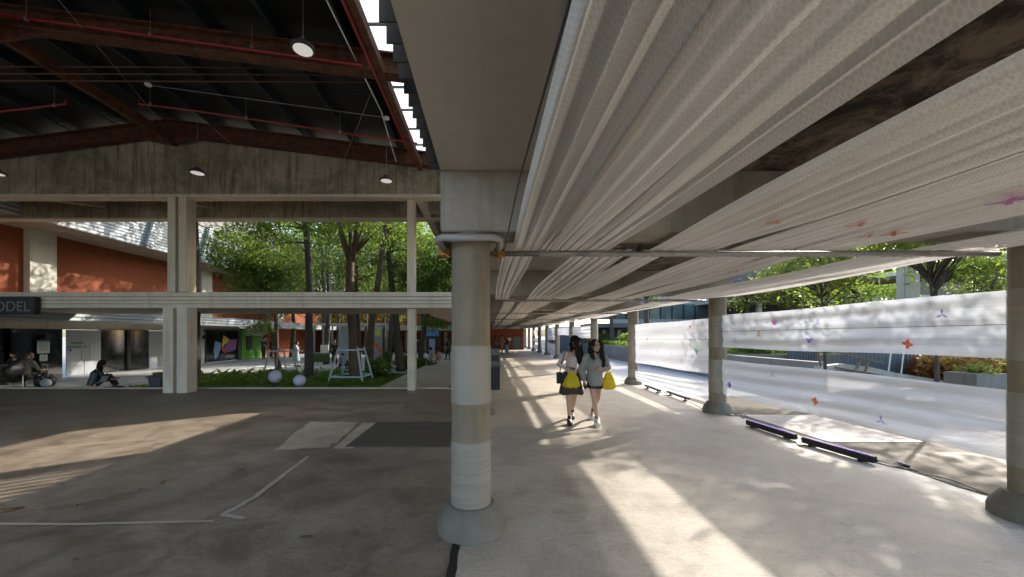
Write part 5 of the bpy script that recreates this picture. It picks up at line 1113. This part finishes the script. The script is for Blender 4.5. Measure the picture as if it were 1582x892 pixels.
ex = MB(); M3 = head(ex, hd, V((.22, -1, .10)), V((0, .02, 1)).normalized(), 1.0)
hand(ex, J['wrR'], Y8(335, 520, -.08), V((.6, -.4, .1))); hand(ex, J['wrL'], Y8(450, 366, -.22), V((0, .2, -.8)))
skinned(calves(J, RD, list(CHN)), J, RD, 'pelvis', ex, .0075, SKIN, r); face(hd, M3, 1.0, r)
M_GREYF = plain('grey_fabric', (.27, .27, .26), .9, var=.08, vs=30)
cloth('sweatshirt', [([J['chest'] + V((0, 0, .075)), J['chest'], J['spine'], Y8(414, 465), Y8(416, 500)], [(.13, .08), (.185, .125), (.185, .14), (.180, .145), (.152, .125)]),
              ([J['neckb'] + V((-.10, 0, .0)), J['shR'], J['elR'] + V((-.01, 0, 0)), J['wrR'] + (J['elR'] - J['wrR']) * .1], [.06, .082, .075, .046]), ([J['neckb'] + V((.10, 0, .0)), J['shL'], J['elL'], J['wrL'] + (J['elL'] - J['wrL']) * .15], [.06, .082, .072, .045])], .011, M_GREYF, r, .007)
cloth('shorts', [([Y8(392, 475), Y8(393, 526, -.01)], [.092, .098]), ([Y8(438, 475), Y8(438, 524, .01)], [.092, .096])], .011, M_BLACK, r, .002)
m = MB(); m.ball(hd + V((-.012, .028, .035)), (.088, .098, .094), 24); part(m, 'hair_cap', HAIR, r)
B = hd
strands('hair', [([B + V((-.04, -.035, .09)), B + V((-.094, .0, .0)), B + V((-.102, -.02, -.12)), B + V((-.07, -.09, -.22)), B + V((-.045, -.11, -.28))], .010, 24), ([B + V((.04, -.035, .09)), B + V((.094, -.02, .0)), B + V((.102, -.06, -.12)), B + V((.105, -.12, -.26)), B + V((.09, -.135, -.37))], .018, 34),
                 ([B + V((0, .08, .05)), B + V((0, .10, -.08)), B + V((.0, .10, -.22)), B + V((.0, .08, -.36))], .05, 30), ([B + V((-.07, .04, .05)), B + V((-.09, .05, -.08)), B + V((-.10, .06, -.22))], .02, 12), ([B + V((.07, .04, .05)), B + V((.10, .03, -.08)), B + V((.11, .02, -.26))], .02, 14)], r, seed=5)
m = MB(); m.tube([Y8(382, 240, -.06), Y8(405, 285, -.135), Y8(430, 322, -.15), Y8(452, 350, -.155)], [(.02, .006)] * 4, 8); part(m, 'bag_strap', M_BLACK, r)
M_TRN = plain('white_trainer', (.62, .58, .52), .6)
shoe('shoe', J['anR'], J['toR'], M_TRN, M_WHITE, r, .11, .05); shoe('shoe', J['anL'], J['toL'], M_TRN, M_WHITE, r, .11, .05)
for s in 'RL': m = MB(); m.tube([J['an' + s] + V((0, 0, -.03)), J['an' + s].lerp(J['cf' + s], .22)], [.037, .036], 14); part(m, 'sock', M_BLACK, r)
tag(MB().bar(Y8(330, 500, -.12), Y8(345, 530, -.14), .012, .06).build('wrist_item', M_BLACK), 'small black gadget in the lowered hand of the woman in grey', 'gadget')
# --- everyone farther away
def figure(label, base, H, face_dir, top, legs, hair=HAIR, pose='stand', longhair=False, skirt=None, arm=(0, 0), step=.1, voxel=.022):
    s = H / 1.65; r = root('person', base, label, 'person'); f = V((face_dir[0], face_dir[1], 0)).normalized(); rt = f.cross(V((0, 0, 1))); b = V(base)
    L = lambda x, y, z: b + rt * x * s + f * y * s + V((0, 0, z * s))
    if pose == 'stand':
        J = dict(pelvis=L(0, 0, .90), spine=L(0, 0, 1.08), chest=L(0, 0, 1.26), neckb=L(0, 0, 1.39), neck=L(0, .01, 1.45))
        hp = (.90, 0); 
        for q, sx in (('R', 1), ('L', -1)):
            st = step * sx; J['hp' + q] = L(.085 * sx, 0, .86); J['kn' + q] = L(.09 * sx, st * .6 + .01, .48); J['an' + q] = L(.09 * sx, st, .08); J['to' + q] = L(.10 * sx, st + .14, .03)
        hc = L(0, .03, 1.555)
    else:                                                            # sitting / crouching: hips low, knees up
        hz = {'sit': .45, 'floor': .14, 'crouch': .22}[pose]
        lean = .10 if pose != 'sit' else .04
        J = dict(pelvis=L(0, 0, hz), spine=L(0, lean * .4, hz + .18), chest=L(0, lean, hz + .36), neckb=L(0, lean * 1.4, hz + .48), neck=L(0, lean * 1.6 + .02, hz + .54))
        kz, ky = {'sit': (.48, .42), 'floor': (.42, .36), 'crouch': (.45, .34)}[pose]; ay = {'sit': .40, 'floor': .52, 'crouch': .22}[pose]
        for q, sx in (('R', 1), ('L', -1)):
            J['hp' + q] = L(.09 * sx, .02, hz); J['kn' + q] = L(.12 * sx, ky, kz); J['an' + q] = L(.11 * sx, ay, .08); J['to' + q] = L(.12 * sx, ay + .14, .03)
        hc = L(0, lean * 1.8 + .05, hz + .645)
    c = J['chest']
    for q, sx, a in (('R', 1, arm[0]), ('L', -1, arm[1])):
        sh = c + rt * .165 * sx * s + V((0, 0, .06 * s)); J['sh' + q] = sh; el = sh + rt * .05 * sx * s + V((0, 0, -.26 * s)) + f * (.04 + .10 * a) * s; J['el' + q] = el
        J['wr' + q] = el + f * (.03 + .2 * a) * s + V((0, 0, (-.24 + .27 * a) * s)) - rt * .05 * a * sx * s
    RD = {k: v for k, v in dict(pelvis=.10, spine=.085, chest=.095, neckb=.055, neck=.04, shR=.045, elR=.035, wrR=.025, shL=.045, elL=.035, wrL=.025, hpR=.078, knR=.05, anR=.034, toR=.028, hpL=.078, knL=.05, anL=.034, toL=.028).items()}
    RD = {k: v * s for k, v in RD.items()}; ex = MB(); head(ex, hc, f, V((0, 0, 1)), s)
    for q in 'RL': hand(ex, J['wr' + q], J['wr' + q] + (J['wr' + q] - J['el' + q]).normalized() * .1, f + V((0, 0, .2)), s)
    skinned(list(CHN), J, RD, 'pelvis', ex, voxel * .7, SKIN, r)
    cloth('top', [([J['neckb'] - V((0, 0, .05 * s)), J['chest'], J['spine'], J['pelvis'] - (V((0, 0, .02)) if pose == 'stand' else V((0, 0, 0)))], [.10 * s, .148 * s, .132 * s, .140 * s]), ([J['neckb'] + rt * .08 * s, J['shR'], J['elR'], J['elR'].lerp(J['wrR'], .5)], [.05 * s, .066 * s, .055 * s, .045 * s]), ([J['neckb'] - rt * .08 * s, J['shL'], J['elL'], J['elL'].lerp(J['wrL'], .5)], [.05 * s, .066 * s, .055 * s, .045 * s])], voxel, top, r, .003)
    if skirt: cloth('skirt', [([J['pelvis'] + V((0, 0, .1 * s)), J['pelvis'] - V((0, 0, .2 * s)), J['pelvis'] - V((0, 0, skirt * s))], [.12 * s, .17 * s, .22 * s])], voxel, legs, r, .004)
    else: cloth('trousers', [([J['hp' + q] + V((0, 0, .04 * s)), J['kn' + q], J['an' + q] + V((0, 0, .03 * s))], [.098 * s, .072 * s, .058 * s]) for q in 'RL'], voxel, legs, r, .003)
    m = MB(); m.ball(hc - f * .018 * s + V((0, 0, .03 * s)), .098 * s, 16)
    if longhair: m.tube([hc - f * .04 * s + V((0, 0, .04 * s)), hc - f * .07 * s - V((0, 0, .10 * s)), hc - f * .07 * s - V((0, 0, .28 * s))], [(.09 * s, .07 * s), (.10 * s, .06 * s), (.05 * s, .03 * s)], 12)
    part(m, 'hair', hair, r)
    for q in 'RL':
        m = MB(); d = (J['to' + q] - J['an' + q]); m.tube([J['an' + q] - d * .3 + V((0, 0, -.03 * s)), J['an' + q] + V((0, 0, -.025 * s)), J['to' + q], J['to' + q] + d * .3], [.035 * s, .048 * s, .042 * s, .02 * s], 10); part(m, 'shoe', M_DGREY, r)
    return r
cm = lambda n, c: plain(n, c, .85, var=.1)
c = TR(766, 33, 0); figure('person in grey at the far end of the walkway, left of three', (c.x, 33, 0), 1.45, (1, .2), cm('faded_purple', (.20, .18, .24)), cm('slate', (.12, .13, .16)), longhair=True, arm=(.6, .3))
c = TR(775.5, 33, 0); figure('tall person in grey shirt and shorts, middle of the three at the walkway end', (c.x, 33, 0), 1.66, (1, .3), cm('lavender_grey', (.27, .25, .31)), cm('tan', (.38, .30, .24)), arm=(.7, .2), step=-.06)
c = TR(783, 33, 0); figure('person in black top and long pale blue skirt, right of the three far away', (c.x, 33, 0), 1.45, (.8, -.5), M_BLACK, cm('pale_denim', (.30, .38, .43)), hair=plain('brown_hair', (.20, .10, .05), .5), skirt=.75, longhair=True, arm=(1, .2))
c = TR(407, 27, -.15); figure('security guard in blue shirt standing by the green wall', (-17.0, F * 17.0 / (CX - 407), -.15), 1.6, (.9, -.4), cm('navy_blue', (.03, .055, .12)), M_BLACK, arm=(.9, .9), step=.03)
figure('guard in black behind the leaning trunk, right of the blue shirted one', (-16.6, F * 16.6 / (CX - 419), -.15), 1.6, (.7, .7), M_BLACK, M_BLACK, arm=(.2, .3), step=.04)
c = TR(458, 22, -.26); figure('person in long pale blue coat standing in the courtyard', (c.x, 22, -.26), 1.5, (1, .3), cm('pale_blue_coat', (.28, .38, .42)), cm('pale_blue_coat', (.28, .38, .42)), skirt=.52, arm=(.8, .1))
c = TR(517, 23, -.26); figure('standing person in black behind the blue guard frame', (c.x, 23, -.26), 1.6, (.3, -1), M_BLACK, M_BLACK, longhair=True, arm=(.8, .2))
c = TR(526, 21, -.26); figure('seated person in plaid shirt seen through the blue guard frame', (c.x, 21, -.26), 1.6, (1, -.4), cm('grey_plaid', (.25, .25, .28)), cm('dark_jeans', (.04, .05, .08)), pose='floor', arm=(.9, .9))
c = TR(537, 21, -.26); figure('seated person in pale shirt with blond hair near the forked tree', (c.x, 21.2, -.26), 1.6, (-1, -.4), cm('pale_shirt', (.42, .46, .50)), cm('grey_jeans', (.22, .25, .28)), hair=plain('blond_hair', (.40, .27, .12), .5), pose='floor', arm=(.7, .7))
c = TR(671, 20.5, 0); figure('crouching person in checked shirt and pale trousers on the side path', (c.x, 20.5, 0), 1.6, (-1, -.2), cm('peach_check', (.42, .27, .20)), cm('cream_trousers', (.50, .44, .36)), pose='crouch', arm=(.9, .9))
c = TR(679, 21, 0); figure('crouching person in pink behind the one in the checked shirt', (c.x, 21.2, 0), 1.6, (-1, -.1), cm('dusty_pink', (.40, .22, .22)), cm('dusty_pink', (.40, .22, .22)), pose='crouch', longhair=True, arm=(.7, .7))
c = TR(692, 24.5, 0); figure('person in black standing on the side path near the canopy', (c.x, 24.5, 0), 1.5, (-1, -.5), M_BLACK, M_BLACK, arm=(.5, .3))
c = TR(645, 26, 0); figure('dark clothed person behind the thin tree', (c.x, 26, -.1), 1.6, (0, 1), M_BLACK, M_BLACK, arm=(.3, .3))
c = TR(575, 27, -.26); figure('person in black near the painted board', (c.x, 27, -.26), 1.6, (.2, -1), M_BLACK, cm('dark_jeans', (.04, .05, .08)), arm=(.4, .4))
# woman sitting on the hall edge with a laptop
c = P(143, 605, 10.85)
r = figure('woman in black sitting on the floor edge with a laptop, seen from behind', (c.x, 10.85, .0), 1.6, (.45, .9), M_BLACK, M_BLACK, pose='floor', longhair=True, arm=(.9, .9), voxel=.016)
r = root('laptop', P(161, 583, 10.9), 'open grey laptop on the knees of the seated woman in black', 'laptop')
MB().bar(P(152, 591, 10.55), P(163, 590, 10.55), .2, .015).build('keyboard_base', M_DGREY, r); MB().poly([P(153, 591, 10.52), P(163, 590, 10.52), P(168, 581, 10.6), P(157, 582, 10.6)], (0, .012, .004)).build('screen', plain('laptop_grey', (.16, .17, .18), .35), r)
# people and chairs at far left
def chair(label, c, ang, mat, fm):
    r = root('chair', c, label, 'chair'); x, y, z = c; ca, sa = math.cos(ang), math.sin(ang)
    T = lambda a, b, h: V((x + a * ca - b * sa, y + a * sa + b * ca, z + h))
    m = MB(); m.poly([T(-.22, -.2, .44), T(.22, -.2, .44), T(.22, .22, .44), T(-.22, .22, .44)], (0, 0, .03)).build('seat', mat, r)
    MB().poly([T(-.22, -.24, .5), T(.22, -.24, .5), T(.21, -.30, .86), T(-.21, -.30, .86)], (.01 * sa, -.02 * ca, 0)).build('backrest', mat, r)
    for a, b in ((-.2, -.2), (.2, -.2), (-.2, .2), (.2, .2)): MB().tube([T(a, b, .44), T(a * 1.1, b * 1.15, .0)], .013, 8).build('leg', fm, r)
    return r
zt_ = -.15; c = P(38, 590, 12.4)
chair('white legged chair draped with a dark coat, under the seated woman', (c.x, 12.4, zt_), math.radians(180), M_BLACK, M_WHITE)
r_ = figure('woman in beige hoodie sitting with her back to us at the left table', (c.x, 12.45, zt_), 1.6, (-.1, 1), cm('beige_hoodie', (.13, .11, .085)), M_BLACK, hair=plain('brown_hair_dark', (.07, .045, .03), .5), pose='sit', arm=(.8, .8), longhair=True)
m = MB(); m.tube([V((c.x, 12.25, zt_ + .86)), V((c.x, 12.2, zt_ + .6)), V((c.x + .02, 12.2, zt_ + .22))], [(.26, .05), (.30, .06), (.24, .04)], 18); tag(m.build('draped_coat', M_BLACK, smooth=True), 'black coat hanging over the chair back at left', 'coat')
table('dark table at the far left edge', (c.x - 1.1, 13.0, zt_), 1.6, .7, .73, M_DGREY)
c2 = P(5, 590, 13); figure('person in black at the far left behind the dark table', (c2.x - .3, 13.6, zt_), 1.6, (.2, -1), M_BLACK, M_BLACK, pose='sit', arm=(.8, .8))
for x, y, d, R, mt, l in ((61, 590, 12.6, (.17, .12, .2), M_BLACK, 'black bag on the terrace beside the chair'), (71, 588, 12.6, (.16, .12, .15), plain('pale_tote', (.38, .40, .42), .7, var=.4, vs=14), 'pale patterned tote bag between two dark bags'), (79, 586, 12.9, (.14, .12, .17), M_DGREY, 'dark round backpack right of the pale tote')):
    q = P(x, y, d); r = root('bag', (q.x, d, zt_), l, 'bag'); MB().ball((q.x, d, zt_ + R[2] * .95), R, 16).build('bag_body', mt, r, True); MB().tube([(q.x - .06, d, zt_ + R[2] * 1.7), (q.x - .03, d, zt_ + R[2] * 2.5), (q.x + .04, d, zt_ + R[2] * 2.5), (q.x + .06, d, zt_ + R[2] * 1.7)], .012, 8).build('handle', M_BLACK, r)
# fallen leaves on the floor
LW = ['', 'near the big yellowed one', 'on the left floor, right of another', 'in the middle of the left floor', 'beyond the bent tape', 'between the bent tape and nearest column', 'beyond the dark cover slab, farther one', 'beyond the dark cover slab, nearer one', 'in the dark near the bottom edge', 'in the sunlit patch', 'far along the walkway, leftmost', 'far along the walkway, middle one', 'far along the walkway, rightmost', 'in the bottom left shade']
M_FL = plain('fallen_leaf', (.22, .11, .03), .7, var=.4, vs=30)
for q, (x, y, sz) in enumerate([(18, 789, .12), (120, 782, .05), (252, 747, .05), (219, 757, .045), (374, 727, .05), (508, 730, .05), (626, 622, .06), (630, 634, .05), (472, 832, .07), (178, 659, .06), (796, 593, .05), (790, 596, .06), (810, 594, .05), (117, 866, .05)]):
    sz *= .7; g = gp(x, y); a0 = random.uniform(0, 6); m = MB(); ring = []
    for k in range(10):
        a = 2 * PI * k / 10; lx = sz * math.cos(a); ly = sz * .42 * math.sin(a) * (1 - .3 * math.cos(a)); ring.append((g[0] + lx * math.cos(a0) - ly * math.sin(a0), g[1] + lx * math.sin(a0) + ly * math.cos(a0), .006 + .25 * abs(ly) + .02 * (lx > sz * .6)))
    o = m.poly(ring).build('fallen_leaf', M_FL); tag(o, ['big yellowed leaf lying near the lower left corner'][0] if q == 0 else 'small dry brown leaf on the concrete floor ' + LW[q], 'leaf', None if q == 0 else 'dry leaves scattered on the floor')
